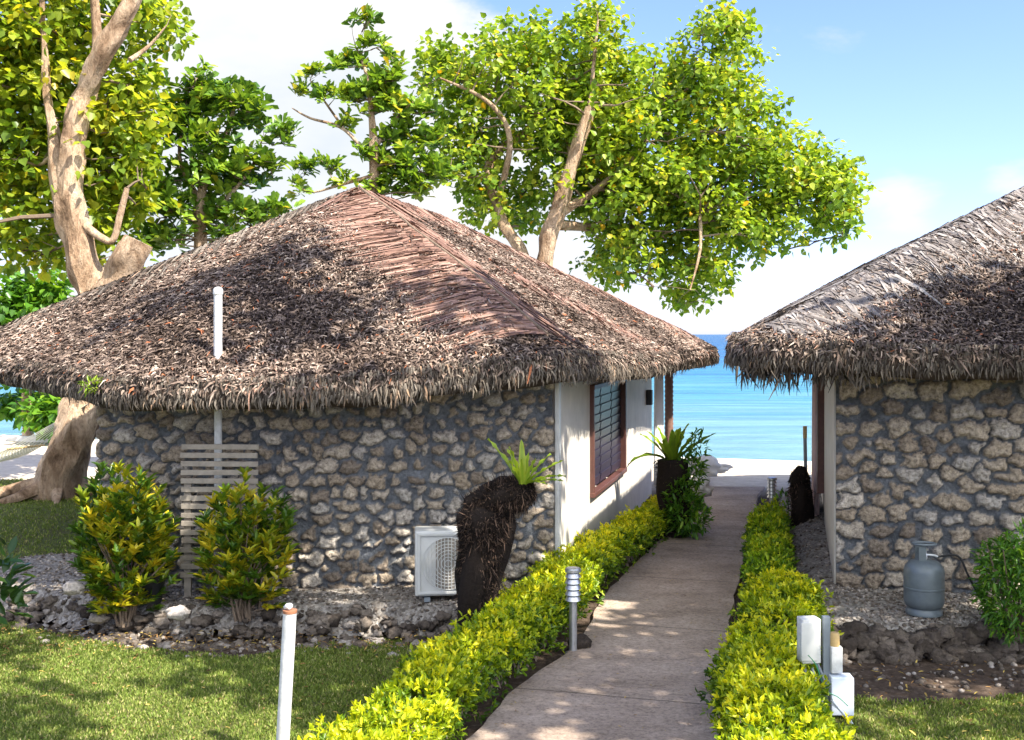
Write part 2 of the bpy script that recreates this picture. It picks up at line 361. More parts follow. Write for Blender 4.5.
def grass_patch(nm, n, x0, x1, y0, y1, fn, hgt, label, dry=.5):
    X = rng.uniform(x0, x1, n); Y = rng.uniform(y0, y1, n); k = fn(X, Y); X = X[k]; Y = Y[k]; n = len(X)
    # keep what is roughly in view
    P = np.stack([X, Y, np.full(n, .0)], 1); h = hgt*rng.uniform(.5, 1.2, n)
    patch = .5+.5*wobble(X, Y, .7, 2.)
    D = np.stack([rng.normal(0, .55, n), rng.normal(0, .55, n), np.ones(n)], 1)
    tint = np.clip(rng.beta(1.6, 2.2, n)*.85+dry*.4*patch*rng.uniform(0, 1, n), 0, 1)
    o = leaves(nm, P, D, rand_dirs(n), h, h*.35+.004, tint, M['grass'], None, 'lance')
    return tag(o, label, 'grass', kind='stuff')
grass_patch('grass', 165000, -5.8, .2, 6.6, 11.5, lawn_left, .036, 'short patchy green lawn grass in front of the left hut')
grass_patch('grass', 75000, 2.2, 9.5, 6.8, 9.2, lawn_right, .036, 'short dark green lawn grass in front of the right hut', .5)
grass_patch('grass', 30000, -10.5, -4.5, 12.5, 22, lawn_left, .05, 'sunlit strip of lawn beside the big leaning trunk', .3)

# path slab
PL = [(-1.6,4.2),(-1.0,6.0),(-.286,7.86),(.065,8.96),(.52,9.94),(.80,11.0),(1.0,12),(1.63,14),(2.3,16),(2.85,17.6),(3.3,19.4),(3.7,20.6)]
PR = [(.65,4.2),(1.10,6.0),(1.48,7.86),(1.70,8.96),(1.97,9.94),(2.18,11.0),(2.43,12),(2.95,14),(3.45,16),(3.90,17.6),(4.33,19.4),(4.75,20.6)]
def dense(pl, k=8):
    out = []
    P = [Vector(p) for p in pl]
    for i in range(len(P)-1):
        p0 = P[max(i-1,0)]; p1 = P[i]; p2 = P[i+1]; p3 = P[min(i+2,len(P)-1)]
        for j in range(k):
            t = j/k
            out.append(.5*((2*p1)+(-p0+p2)*t+(2*p0-5*p1+4*p2-p3)*t*t+(-p0+3*p1-3*p2+p3)*t**3))
    out.append(P[-1]); return out
def build_path():
    A = dense(PL); B = dense(PR); mb = MB(); n = len(A); K = 12; vs = []; fs = []
    for i in range(n):
        for k in range(K+1):
            p = A[i].lerp(B[i], k/K)
            if k in (0, K): p = p+Vector((noise.noise(Vector((p.y*2.7, k, 0)))*.03, 0))
            vs.append((p.x, p.y, .045+.006*noise.noise(Vector((p.x, p.y, 0))*1.5)))
    b = len(vs)
    for i in range(n):
        vs.append((vs[i*(K+1)][0]-.01, vs[i*(K+1)][1], -.05)); vs.append((vs[i*(K+1)+K][0]+.01, vs[i*(K+1)+K][1], -.05))
    for i in range(n-1):
        for k in range(K):
            a = i*(K+1)+k; fs.append((a, a+1, a+K+2, a+K+1))
        fs.append((i*(K+1), (i+1)*(K+1), b+2*(i+1), b+2*i)); fs.append((i*(K+1)+K, b+2*i+1, b+2*i+3, (i+1)*(K+1)+K))
    mb.add(vs, fs); o = mb.build('path', M['path']); tag(o, 'concrete footpath running between the two huts to the beach', kind='structure')
build_path()

# raised gravel beds
BF = ([-6.5,-5.2,-4,-3,0],[11.75,11.2,10.6,10.36,10.42])
def bedL(X, Y):
    Y0 = Y; Y = Y-(np.interp(X, BF[0], BF[1])-10.05)
    w = wobble(X, Y, 1.2, 1.)*.10
    f = ss(10.05, 10.40, Y+w)*ss(-6.9,-5.6, X+w*2)*ss(14.2, 13.0, Y0+w)*ss(.30,-.25, X-.257*(Y0-11.2)+w)
    return .30*np.where(X > -4.2, ss(10.05,10.40,Y+w)*ss(.35,-.2,X-.257*(Y0-11.2)+w), f)+.012*wobble(X, Y, 5)-.03
def bedR(X, Y):
    w = wobble(X, Y, 1.2, 3.)*.08
    return .30*ss(9.75, 10.15, Y+w)*ss(-.75, .0, X-3.25-.257*(Y-11.2)+w)+.012*wobble(X, Y, 5)-.03
grid('gravel_bed', np.arange(-7.4, 3.4, .07), np.arange(9.9, 20, .07), bedL, M['gravel'], mask=lambda X, Y: bedL(X, Y) > -.018)
grid('gravel_bed', np.arange(2.2, 13, .07), np.arange(9.5, 20, .07), bedR, M['gravel'], mask=lambda X, Y: bedR(X, Y) > -.018)

import bmesh
def rock_mesh(seed, sub=2, sq=(1,1,.7), amp=.35):
    bm = bmesh.new(); bmesh.ops.create_icosphere(bm, subdivisions=sub, radius=1)
    for v in bm.verts:
        d = v.co.normalized(); n1 = noise.noise(d*1.6+Vector((seed*7.1, 0, 0))); n2 = noise.noise(d*4.+Vector((0, seed*3.3, 0)))
        n3 = noise.noise(d*9.+Vector((seed, 0, seed*2.))); v.co = d*(1+amp*n1+amp*.5*n2+amp*.3*n3); v.co = Vector((v.co.x*sq[0], v.co.y*sq[1], v.co.z*sq[2]))
    V = np.array([v.co[:] for v in bm.verts]); Fc = np.array([[v.index for v in f.verts] for f in bm.faces]); bm.free()
    return V, Fc
RK = [rock_mesh(i, 2, (1,.85,.65), .75) for i in range(12)]
RKL = [rock_mesh(i, 1) for i in range(8)]
def rocks(name, pts, sizes, tints, lab, lo=False):
    parts = []
    for p, s, t in zip(pts, sizes, tints):
        V, Fc = random.choice(RKL if lo else RK); a = random.uniform(0, 6.28); R = np.array([[math.cos(a),-math.sin(a),0],[math.sin(a),math.cos(a),0],[0,0,1]])
        parts.append(((V@R.T)*s+np.array(p), Fc, np.full(len(V), t)))
    V, Fc, T = join(parts); o = link(name, npmesh(name, V, Fc, {'tint': T}, smooth=not lo), M['rock']); return tag(o, lab, 'rocks', kind='stuff')
pts = []; sz = []; tt = []
for i in range(620):
    x = random.uniform(-6.6, .5); row = random.random()
    row = row**.8; y = float(np.interp(x, BF[0], BF[1]))+.28-.50*row+random.uniform(-.07,.07); z = max(-.01,.25-.38*row)
    pts.append((x, y, z)); sz.append(random.uniform(.02, .085)); tt.append(random.betavariate(1.2,2.2))
rocks('rubble_edging', pts, sz, tt, 'low rough edging of coral rubble in front of the left hut')
pts = []; sz = []; tt = []
for i in range(420):
    x = random.uniform(2.75, 8); row = random.random()
    y = 9.98-.22*row+random.uniform(-.05,.05); z = .22-.22*row
    pts.append((x, y, z)); sz.append(random.uniform(.05, .13)); tt.append(random.betavariate(1.3,3.2)*.7)
rocks('rubble_edging', pts, sz, tt, 'low dark edging of coral rubble in front of the right hut')
pts = []; sz = []; tt = []
def gz(x, y, f): return float(f(np.array([x]), np.array([y]))[0])
for i in range(9000):
    if random.random() < .55: x = random.uniform(-6.4, 1.2); y = random.uniform(10.1, 11.9 if x > -4.4 else 13.4); f = bedL
    else: x = random.uniform(2.6, 5.8); y = random.uniform(9.7, 11.9 if x > 3.3 else 16); x = x if y < 12 else 2.5+.257*(y-11.2)+random.uniform(0, .9); f = bedR
    z = gz(x, y, f)
    if z < .0: continue
    pts.append((x, y, z+.004)); sz.append(random.uniform(.008, .024)); tt.append(random.betavariate(2,1.6))
rocks('gravel', pts, sz, tt, 'loose pale coral gravel round the hut walls', True)
pts = []; sz = []; tt = []
for i in range(900):
    x = random.uniform(-6.6, -.2) if random.random() < .7 else random.uniform(2.9, 6)
    y = (float(np.interp(x, BF[0], BF[1]))+random.uniform(-.5, .1) if x < 0 else random.uniform(8.9, 9.8))
    pts.append((x, y, .0)); sz.append(random.uniform(.006, .035)*(1 if random.random() > .1 else 1.7)); tt.append(random.random())
rocks('pebbles', pts, sz, tt, 'small pale pebbles lying on the bare soil before the huts', True)
for (px, py, d, s, lab, sq) in [(74,588,10.4,.13,'pale loose rock at the left end of the rubble edging',(1,.8,.6)),(178,613,10.05,.12,'white loose rock lying between the two yellow-green crotons',(1.2,.8,.6)),
        (20,598,10.5,.12,'grey loose rock near the left edge below the dark plant',(1,.9,.6)),(98,618,10.45,.10,'small grey rock beneath the left croton',(1.2,.9,.6))]:
    V, Fc = rock_mesh(px, 3, sq, .4); p = at(px, py, d)
    o = link('rock', npmesh('rock', V*s*.8+np.array([p.x, p.y, max(p.z,.04)]), Fc, {'tint': np.full(len(V), .93 if px in (178,74) else .65)}, smooth=True), M['rock']); tag(o, lab, 'rock', 'loose rocks on the edging')

V, Fc = rock_mesh(31, 3, (1,.8,.8), .4); p = at(588,652,10.0)
tag(link('rock', npmesh('rock', V*.10+np.array([p.x-.07, p.y+.05, .07]), Fc, {'tint': np.full(len(V), .0)}, smooth=True), M['rock']), 'dark round stone at the foot of the left hedge beside the bollard light', 'rock')
# low sea wall along the beach edge
mb = MB()
def seawall(x0, x1, nm, lab):
    mb = MB(); n = 40; vs = []; fs = []
    for i in range(n+1):
        x = x0+(x1-x0)*i/n; y = float(shore(np.array([x]))[0])
        j = noise.noise(Vector((x*1.5, 0, 0)))*.03
        for dy, z in ((-.28,-.02),(-.26,.10+j),(-.22,.13+j),(.06,.13+j),(.10,.09+j),(.12,-1.4)): vs.append((x, y+dy, z))
    for i in range(n):
        for k in range(5): fs.append((i*6+k, (i+1)*6+k, (i+1)*6+k+1, i*6+k+1))
    fs += [tuple(range(6)), tuple(n*6+k for k in range(6))[::-1]]
    mb.add(vs, fs); tag(mb.build(nm, M['seawall']), lab, 'sea wall')
seawall(-14, 18, 'sea_wall', 'low whitewashed kerb wall along the edge of the sand above the sea')

# ---------------------------------------------------------------- huts
def catmull(P, k):
    out = []; n = len(P)
    for i in range(n):
        p0, p1, p2, p3 = P[i-1], P[i], P[(i+1) % n], P[(i+2) % n]
        for j in range(k):
            t = j/k; a = .5*((2*p1)+(-p0+p2)*t+(2*p0-5*p1+4*p2-p3)*t*t+(-p0+3*p1-3*p2+p3)*t**3)
            out.append(a.lerp(p1.lerp(p2, t), .45))
    return out
def hut_roof(eave, R1, R2, hut, thick, flakes_box, nfl, seed, mats):
    """eave: loop of (x,y,zbottom,ridge parameter)"""
    P4 = [Vector(e) for e in eave]; E = catmull(P4, 14); n = len(E)
    R1 = Vector(R1); R2 = Vector(R2); NT = 30
    prof = []; rows = []
    for e in E:
        rr = R1.lerp(R2, min(1, max(0, e[3]))); top = Vector((e[0], e[1], e[2]+thick)); col = []
        out = Vector((e[0]-rr.x, e[1]-rr.y, 0)).normalized()
        for j in range(NT+1):
            t = j/NT; p = rr.lerp(top, t); p.z += .03*math.sin(math.pi*t)+.05*noise.noise(Vector((p.x*.9, p.y*.9, seed)))*t
            col.append(p)
        z0 = e[2]; nn = noise.noise(Vector((e[0]*2.1, e[1]*2.1, seed)))*.04
        for o_, z in ((.07,-.04),(.11,-.12),(.10,-.22),(.03,-thick+.03+nn),(-.10,-thick+.02+nn),(-.5,-thick+.22),(-1.3,-thick+.55)):
            col.append(Vector((top.x, top.y, top.z+z))+out*o_)
        rows.append(col)
    m = len(rows[0]); V = np.array([p[:] for c in rows for p in c]); Fc = []
    for i in range(n):
        i2 = (i+1) % n
        for j in range(m-1): Fc.append((i*m+j, i*m+j+1, i2*m+j+1, i2*m+j))
    Fc = np.array(Fc); tint = np.full(len(V), .12)
    roof = link('thatch_roof', npmesh('thatch_roof', V, Fc, {'tint': tint}, smooth=True), mats[0], hut)
    bvh = BVHTree.FromPolygons([Vector(v) for v in V], [tuple(f) for f in Fc])
    def drape(x, y, off=.02):
        h = bvh.ray_cast(Vector((x, y, 12)), Vector((0, 0, -1)))
        return (h[0]+h[1]*off*(1 if h[1].z > 0 else -1), h[1] if h[1].z > 0 else -h[1]) if h[0] is not None else (None, None)
    # chopped leaf flakes over the slopes
    fx0, fx1, fy0, fy1 = flakes_box
    P0 = []; P1 = []; W = []; T = []; NN = []; B = []
    c = 0
    while c < nfl:
        x = random.uniform(fx0, fx1); y = random.uniform(fy0, fy1)
        h, nr = drape(x, y, .012)
        if h is None: continue
        c += 1
        dn = Vector((nr.x, nr.y, 0)); dn = dn.normalized() if dn.length > .01 else Vector((1,0,0)); dn = (dn-nr*dn.dot(nr)).normalized()
        sd = nr.cross(dn); a = random.gauss(0, .75); d = dn*math.cos(a)+sd*math.sin(a)
        L = random.uniform(.04, .105)*(2.2 if random.random() < .05 else 1); li = random.uniform(-.005, .035)
        p1 = h+d*L+nr*li; ph = noise.noise(Vector((x*.8, y*.8, seed)))
        P0.append(h[:]); P1.append(p1[:]); W.append(random.uniform(.008, .026)); B.append((nr*random.uniform(.0, .022))[:])
        tl = nr+sd*random.gauss(0, .6)+dn*random.gauss(0,.3); NN.append(tl[:])
        t = min(.97, max(0, random.betavariate(2.0, 2.1)+ph*.35)); T.append(1. if random.random() < .012 else t)
    v, f, t = strips(np.array(P0), np.array(P1), np.array(W), np.array(B), np.array(T), np.array(NN))
    link('thatch_flakes', npmesh('thatch_flakes', v, f, {'tint': t}), mats[0], roof)
    # shaggy hanging edge
    P0 = []; P1 = []; W = []; T = []; NN = []; B = []
    for i in range(n):
        a, b = E[i], E[(i+1) % n]; seg = math.hypot(b[0]-a[0], b[1]-a[1])
        vis = min(a[1], b[1]) < 16.5 or a[0] > 2.5
        for k in range(int(seg*(640 if vis else 60))):
            u = random.random(); e = a.lerp(b, u); rr = R1.lerp(R2, min(1, max(0, e[3])))
            out = Vector((e[0]-rr.x, e[1]-rr.y, 0)).normalized(); side = Vector((-out.y, out.x, 0))
            zt = random.uniform(.11, thick+.04); L = random.uniform(.05, .135)
            lump = noise.noise(Vector((e[0]*2.6, e[1]*2.6, seed+5)))
            if zt < .16: L *= .75+.7*max(0, lump+.3)
            o_ = .12-.07*abs((zt-.16)/.2)+random.uniform(-.01,.035)
            p = Vector((e[0], e[1], e[2]+zt))+out*o_
            sl = random.gauss(0, .20)
            q = p+Vector((0,0,-L))+side*L*sl+out*random.uniform(-.04,.025)
            P0.append(p[:]); P1.append(q[:]); W.append(random.uniform(.007,.020)); NN.append((out+side*random.gauss(0,.5))[:]); B.append((out*random.uniform(0,.03))[:])
            T.append(min(1, max(0, random.betavariate(2.2,2.)+.3*noise.noise(Vector((e[0]*5, e[1]*5, zt*3))))) )
    v, f, t = strips(np.array(P0), np.array(P1), np.array(W), np.array(B), np.array(T), np.array(NN))
    link('thatch_fringe', npmesh('thatch_fringe', v, f, {'tint': t}), mats[1], roof)
    return roof, drape, E
def hip_fronds(roof, drape, a, b, m, n, Lmax, width=.022, skew=.25, rib=True, lift=.035, jit=.15):
    """dry palm fronds laid along a hip from a to b (plan)"""
    a = Vector(a); b = Vector(b); ax = (b-a).normalized(); sd = Vector((ax.y, -ax.x)); P0 = []; P1 = []; W = []; T = []; B = []; NN = []
    for i in range(n):
        u = random.random(); s = random.choice((-1, 1)); o = a.lerp(b, u)
        L = Lmax*random.uniform(.65, 1.08)*(.75+.25*math.sin(min(1,u*3)*1.57)); sk = (skew if not isinstance(skew, tuple) else skew[0 if s > 0 else 1])+random.gauss(0, jit)
        st = o+sd*s*random.uniform(0, .04) if random.random() < .75 else o+sd*s*random.uniform(0,.4)
        e = st+(sd*s+ax*sk).normalized()*L; mid = (st+e)/2
        h0, n0 = drape(st.x, st.y, lift+random.uniform(0,.02)); h1, n1 = drape(e.x, e.y, random.uniform(.005,.03)); hm, nm = drape(mid.x, mid.y, lift*.8)
        if h0 is None or h1 is None or hm is None: continue
        P0.append(h0[:]); P1.append(h1[:]); B.append((hm-(h0+h1)/2+Vector((0,0,random.uniform(0,.012))))[:]); W.append(width*random.uniform(.6,1.4)); T.append(random.betavariate(2,2)); NN.append((nm+Vector((random.gauss(0,.35),random.gauss(0,.35),0)))[:])
    v, f, t = strips(np.array(P0), np.array(P1), np.array(W), np.array(B), np.array(T), np.array(NN))
    o = link('hip_cover', npmesh('hip_cover', v, f, {'tint': t}), m, roof)
    if rib:
        pts = []
        for i in range(25):
            q = a.lerp(b, i/24)+sd*.012*math.sin(i*.9); h, nr = drape(q.x, q.y, .055)
            if h is not None: pts.append(h)
        mb = MB(); mb.tube(pts, .018, 6); mb.build('midrib', M['twig'], roof, True)
    return o

def stone_wall(pl, z0, z1, hut, seed, cw=.20, ch=.135, ground=None):
    """rubble wall along plan polyline pl; outward normal to the right-hand of travel reversed (towards camera)"""
    P = dense(pl, 12); S_ = [0.]
    for i in range(1, len(P)): S_.append(S_[-1]+(P[i]-P[i-1]).length)
    Lt = S_[-1]; nx = int(Lt/.014); nz_ = int((z1-z0)/.014); S_ = np.array(S_)
    s = np.linspace(0, Lt, nx); z = np.linspace(z0, z1, nz_)
    X = np.interp(s, S_, [p.x for p in P]); Y = np.interp(s, S_, [p.y for p in P])
    tx = np.gradient(X, s); ty = np.gradient(Y, s); Nx = ty; Ny = -tx
    if Ny.mean() > 0: Nx, Ny = -Nx, -Ny
    r = np.random.default_rng(seed); seeds = []
    row = z0
    while row < z1+.1:
        hh = ch*r.uniform(.7, 1.3); q = -r.uniform(0, cw)
        while q < Lt+cw:
            ww = cw*r.uniform(.5, 1.5); seeds.append((q+ww/2, row+hh/2+r.normal(0, ch*.17), r.uniform(0,1), r.uniform(.0,1.), r.uniform(.65,1.35))); q += ww
        row += hh
    seeds = np.array(seeds)
    SS, ZZ = np.meshgrid(s, z)
    w1 = np.zeros_like(SS); w2 = np.zeros_like(SS); w3 = np.zeros_like(SS)
    for i in range(SS.shape[0]):
        for j in range(SS.shape[1]):
            v = Vector((SS[i,j], ZZ[i,j], seed)); w1[i,j] = noise.noise(v*9); w2[i,j] = noise.noise(v*9+Vector((0,0,7))); w3[i,j] = noise.noise(v*26)
    sx = (SS+w1*.065+w3*.020).ravel(); sz_ = (ZZ+w2*.05+w3*.016).ravel()
    F1 = np.full(len(sx), 9.); F2 = np.full(len(sx), 9.); I1 = np.zeros(len(sx), int)
    for k in range(len(seeds)):
        d = np.hypot((sx-seeds[k,0])/seeds[k,4]/1.35, (sz_-seeds[k,1])*1.05/math.sqrt(seeds[k,4])); c1 = d < F1
        F2 = np.where(c1, F1, np.minimum(F2, d)); I1 = np.where(c1, k, I1); F1 = np.where(c1, d, F1)
    e = F2-F1; gap = .010+seeds[I1,3]**1.6*.050+w3.ravel()*.012
    st = ss(0, .014, e-gap); dome = ss(0, .06, e-gap)
    disp = st*(.016+.02*seeds[I1,2])+dome*.040+w3.ravel()*.020*st+w1.ravel()*.016*(.4+st)+w3.ravel()*.006
    disp = np.where(ZZ.ravel() > z1-.03, 0, disp)
    V = np.stack([np.tile(X, nz_)+np.tile(Nx, nz_)*disp, np.tile(Y, nz_)+np.tile(Ny, nz_)*disp, ZZ.ravel()], 1)
    i = np.arange((nx-1)*(nz_-1)); b = (i//(nx-1))*nx+i % (nx-1); Fc = np.stack([b, b+1, b+nx+1, b+nx], 1)
    # backing slab
    nb = len(V); bx = []; m = len(P)
    XP = np.interp(np.linspace(0, Lt, 24), s, X); YP = np.interp(np.linspace(0, Lt, 24), s, Y); nX = np.interp(np.linspace(0, Lt, 24), s, Nx); nY = np.interp(np.linspace(0, Lt, 24), s, Ny)
    for q in range(24):
        for (o_, zz) in ((.012, z0), (.012, z1), (-.25, z1), (-.25, z0)): 
            oo = -.02 if o_ > 0 else o_
            bx.append((XP[q]+nX[q]*oo, YP[q]+nY[q]*oo, zz))
    F2_ = [];
    for q in range(23):
        for k in range(4): F2_.append((nb+q*4+k, nb+q*4+(k+1)%4, nb+(q+1)*4+(k+1)%4, nb+(q+1)*4+k))
    F2_ += [(nb, nb+3, nb+2, nb+1), (nb+92, nb+93, nb+94, nb+95)]
    # returns closing the relief at both ends
    V = np.concatenate([V, np.array(bx)]); Fe = []
    for col in (0, nx-1):
        b0 = len(V); ex = np.stack([np.full(nz_, X[col]-Nx[col]*.03), np.full(nz_, Y[col]-Ny[col]*.03), z], 1); V = np.concatenate([V, ex])
        for k in range(nz_-1): Fe.append((k*nx+col, (k+1)*nx+col, b0+k+1, b0+k))
    nA = len(V)-nx*nz_
    at1 = np.concatenate([st, np.zeros(nA)]); at2 = np.concatenate([seeds[I1,2], np.zeros(nA)])
    me = npmesh('stone_wall', V, [Fc, np.array(F2_), np.array(Fe)], {'stone': at1, 'tint': at2}, smooth=True)
    return link('stone_wall', me, M['stone'], hut)
def wall_slab(name, a, b, z0, z1, th, m, hut, side=1):
    a = Vector((*a, 0)); b = Vector((*b, 0)); d = (b-a).normalized(); nrm = Vector((d.y, -d.x, 0))*side
    mb = MB(); vs = []
    for p in (a, b):
        for o_ in (0, -th):
            for z in (z0, z1): vs.append((p+nrm*o_)+Vector((0,0,z)))
    mb.add(vs, [(0,1,5,4),(2,6,7,3),(0,2,3,1),(4,5,7,6),(1,3,7,5),(0,4,6,2)]); return mb.build(name, m, hut)

U = Vector((.257, 1)).normalized()           # direction of the huts' side walls
K = .257
# ---- left hut
hutL = thing('thatched_hut', 'large stone-walled hut with a reddish thatched hip roof left of the path', 'hut', (-2, 15, 0), 'thatched beach huts')
cL = (gx(557, 11.9), 11.9)
stone_wall([(-4.41,11.75),(-3.2,11.52),(-2.0,11.42),(-.8,11.55),(cL[0]-.05,11.88)], .05, 2.52, hutL, 3)
sx = lambda d: cL[0]+K*(d-11.9)
# side wall with a window opening
def side_wall(hut, d0, d1, w0, w1, z0, z1, wz0, wz1, sxf, off=0., side=1):
    mb = MB()
    segs = [((d0, w0), (z0, z1)), ((w1, d1), (z0, z1)), ((w0, w1), (z0, wz0)), ((w0, w1), (wz1, z1))] if w0 else [((d0, d1), (z0, z1))]
    for (a, b), (p, q) in segs:
        c = ((a+b)/2); ln = (b-a)*math.hypot(1, K)
        mb.box((sxf(c)-.07*side+off, c+.018*side, (p+q)/2), (.14, ln, q-p), rz=-math.atan(K))
    return mb.build('side_wall', M['white'], hut)
side_wall(hutL, 11.95, 19.8, 13.85, 16.45, .02, 2.55, .86, 2.24, sx)
# corner trim
mb = MB(); mb.box((cL[0]+.012, 11.93, 1.28), (.05, .10, 2.5), rz=-math.atan(K), bevel=.006); mb.build('corner_trim', M['white_clean'], hutL)
# window
def window(hut, a, b, z0, z1, sxf):
    ang = -math.atan(K); h = math.hypot(1, K); mid = (a+b)/2; ln = (b-a)*h
    mb = MB()
    for z in (z0, z1): mb.box((sxf(mid)+.012, mid, z), (.10, ln+.09, .06), rz=ang, bevel=.006)
    for d in (a, b):
        w = .07
        mb.box((sxf(d)+.010, d, (z0+z1)/2), (.085, w, z1-z0-.05), rz=ang, bevel=.005)
    fr = mb.build('window', M['brown_frame'], hut)
    mb = MB(); nl = 11
    for k in range(nl):
        z = z0+.05+(z1-z0-.1)*(k+.5)/nl
        for q in range(3):
            p = a+(b-a)*(q+.5)/3
            mb.box((sxf(p)-.035, p, z), (.012, ln/3-.07, .125), rz=ang, ry=math.radians(9))
    g = mb.build('louvre', M['glass'], fr)
    mb = MB(); mb.box((sxf(mid)-.16, mid, (z0+z1)/2), (.01, ln, z1-z0), rz=ang); mb.build('blind', simple('dusky_blind', (.05,.035,.045), .8, var=.4, scale=2.5), fr)
window(hutL, 13.85, 16.45, .87, 2.23, sx)
mb = MB(); mb.box((sx(19.1)+.05, 19.1, 1.80), (.10, .14, .26), rz=-math.atan(K), bevel=.01); mb.build('wall_lamp', M['dark_metal'], hutL)
# hidden back walls
wall_slab('rear_wall', (sx(19.8)-.2, 19.8), (-3.0, 20.6), .0, 2.55, .15, M['white'], hutL)
wall_slab('rear_wall', (-3.0, 20.6), (-4.42, 11.95), .0, 2.55, .15, M['white'], hutL)
# ribbed palm-log porch post
def palm_post(x, y, z1, r, hut):
    mb = MB(); pts = []; rr = []
    for i in range(60):
        z = z1*i/59; pts.append((x, y, z)); rr.append(r*(1+.16*(i % 2)))
    mb.tube(pts, rr, 10); return mb.build('post', M['frond'], hut, True)
palm_post(gx(669, 21), 21.0, 2.6, .075, hutL)
palm_post(sx(21)-3.6, 21.9, 2.6, .075, hutL)
eL = [(.50,11.08,2.38,0),(-.75,10.75,2.25,0),(-2.0,10.6,2.14,0),(-3.7,10.7,2.13,0),(-4.6,11.6,2.2,0),(-6,13.2,2.25,0),(-7.5,14.5,2.3,0),
      (-7.3,17.5,2.3,.6),(-5.2,20.6,2.3,1),(-1,22.0,2.3,1),(2.6,22.1,2.3,1),(3.87,21.2,2.3,1),(2.80,18,2.28,.75),(1.72,14.5,2.29,.3)]
R1 = (-2.04,14.5,4.80); R2 = (-1.2,17.8,4.80)
roofL, drL, EL = hut_roof(eL, R1, R2, hutL, .33, (-7.7, 4.1, 10.4, 22.2), 185000, 1.3, (M['thatch'], M['thatch_edge']))
hip_fronds(roofL, drL, (-2.04,14.5), (.34,11.33), M['frond'], 2500, .88, .027, (-.42,1.0), True, .04, .14)
hip_fronds(roofL, drL, (-1.2,17.8), (3.5,21.0), M['frond'], 1600, .8, .03, .3, False)
hip_fronds(roofL, drL, (-2.04,14.3), (-1.2,17.8), M['frond'], 900, .7, .03, .1, False)
hip_fronds(roofL, drL, (-2.04,14.5), (-7.0,14.4), M['thatch_edge'], 900, .35, .03, .4, False)
hip_fronds(roofL, drL, (-.2,14.2), (2.0,16.2), M['frond'], 500, .7, .03, .9, False, .03, .5)
# vent pipe through roof
mb = MB(); pv = at(218, 365, 11.35); px_ = gx(218,10.95); mb.tube([(px_,10.95,2.45),(px_,10.95,3.31)], .042, 16); mb.lathe([(.049,0),(.049,.045),(.036,.065),(.01,.075)], (px_,10.95,3.295), 16)
mb.tube([(pv.x+.02,11.28,.3),(pv.x+.02,11.28,2.5)], .04, 14); mb.build('vent_pipe', M['pvc'], hutL, True)

# ---- right hut
hutR = thing('thatched_hut', 'stone-walled hut with a grey shaggy thatched roof at the right edge', 'hut', (7, 15, 0), 'thatched beach huts')
cR = (gx(835, 11.5), 11.5); sxr = lambda d: cR[0]+K*(d-11.5)
stone_wall([(cR[0]+.01,11.5),(4.2,11.28),(5.4,10.95),(7.2,10.75),(9.6,10.7)], .05, 2.66, hutR, 9, .25, .165)
side_wall(hutR, 11.5, 15.4, None, None, .02, 2.68, 0, 0, lambda d: sxr(d)+.14)
mb = MB(); mb.box((sxr(15.5)-.02, 15.5, 1.66), (.16, .14, 2.0), rz=-math.atan(K), bevel=.01); mb.build('door_frame', M['brown_frame'], hutR)
side_wall(hutR, 15.7, 19, None, None, .02, 2.68, 0, 0, lambda d: sxr(d)+.16)
wall_slab('rear_wall', (sxr(19), 19), (10.6, 19), .0, 2.6, .15, M['white'], hutR)
wall_slab('rear_wall', (10.6, 19), (9.6, 10.9), .0, 2.6, .15, M['white'], hutR)
eR = [(2.42,10.9,2.50,0),(3.23,10.5,2.47,0),(4.24,10.42,2.43,0),(6,10.25,2.43,0),(9.5,10.0,2.43,0),(11.6,11,2.45,0),(12.5,14,2.5,.3),(12.6,18.5,2.5,.9),(10.5,21,2.5,1),(7,21.2,2.5,1),(4.75,20.3,2.5,1),(3.5,16,2.5,.5),(2.44,11.9,2.55,.1)]
R1r = (6.78,14,4.85); R2r = (7.9,17.6,4.85)
roofR, drR, ER = hut_roof(eR, R1r, R2r, hutR, .34, (2.2, 8.8, 10.2, 15), 70000, 4.7, (M['thatch'], M['thatch_edge']))
hip_fronds(roofR, drR, (6.78,14), (2.45,11.1), M['frond_grey'], 2600, .75, .03, .35, False, .04, .3)
hip_fronds(roofR, drR, (6.0,12.6), (3.3,11.4), M['frond_grey'], 700, .35, .045, .4, False, .02, .9)
# ragged hanging ends below the right eave corner
P0=[];P1=[];W=[];T=[];NN=[];B=[]
for i in range(420):
    c = random.choice([(2.45,10.85),(2.65,10.72),(3.0,10.6),(2.5,11.0),(3.3,10.5)]); x = c[0]+random.gauss(0,.10); y = c[1]+random.gauss(0,.05)
    z = 2.52+random.uniform(0,.1); L = random.uniform(.06,.20)*(1.4 if c[0] < 2.7 and c[0] > 2.6 else 1)
    P0.append((x,y,z)); P1.append((x+random.gauss(0,.05),y+random.gauss(0,.04),z-L)); W.append(random.uniform(.008,.022)); T.append(random.random()*.6); NN.append((random.gauss(0,1),-1,0)); B.append((0,0,0))
v,f,t = strips(np.array(P0),np.array(P1),np.array(W),np.array(B),np.array(T),np.array(NN)); link('thatch_wisps', npmesh('thatch_wisps', v, f, {'tint': t}), M['thatch_edge'], roofR)

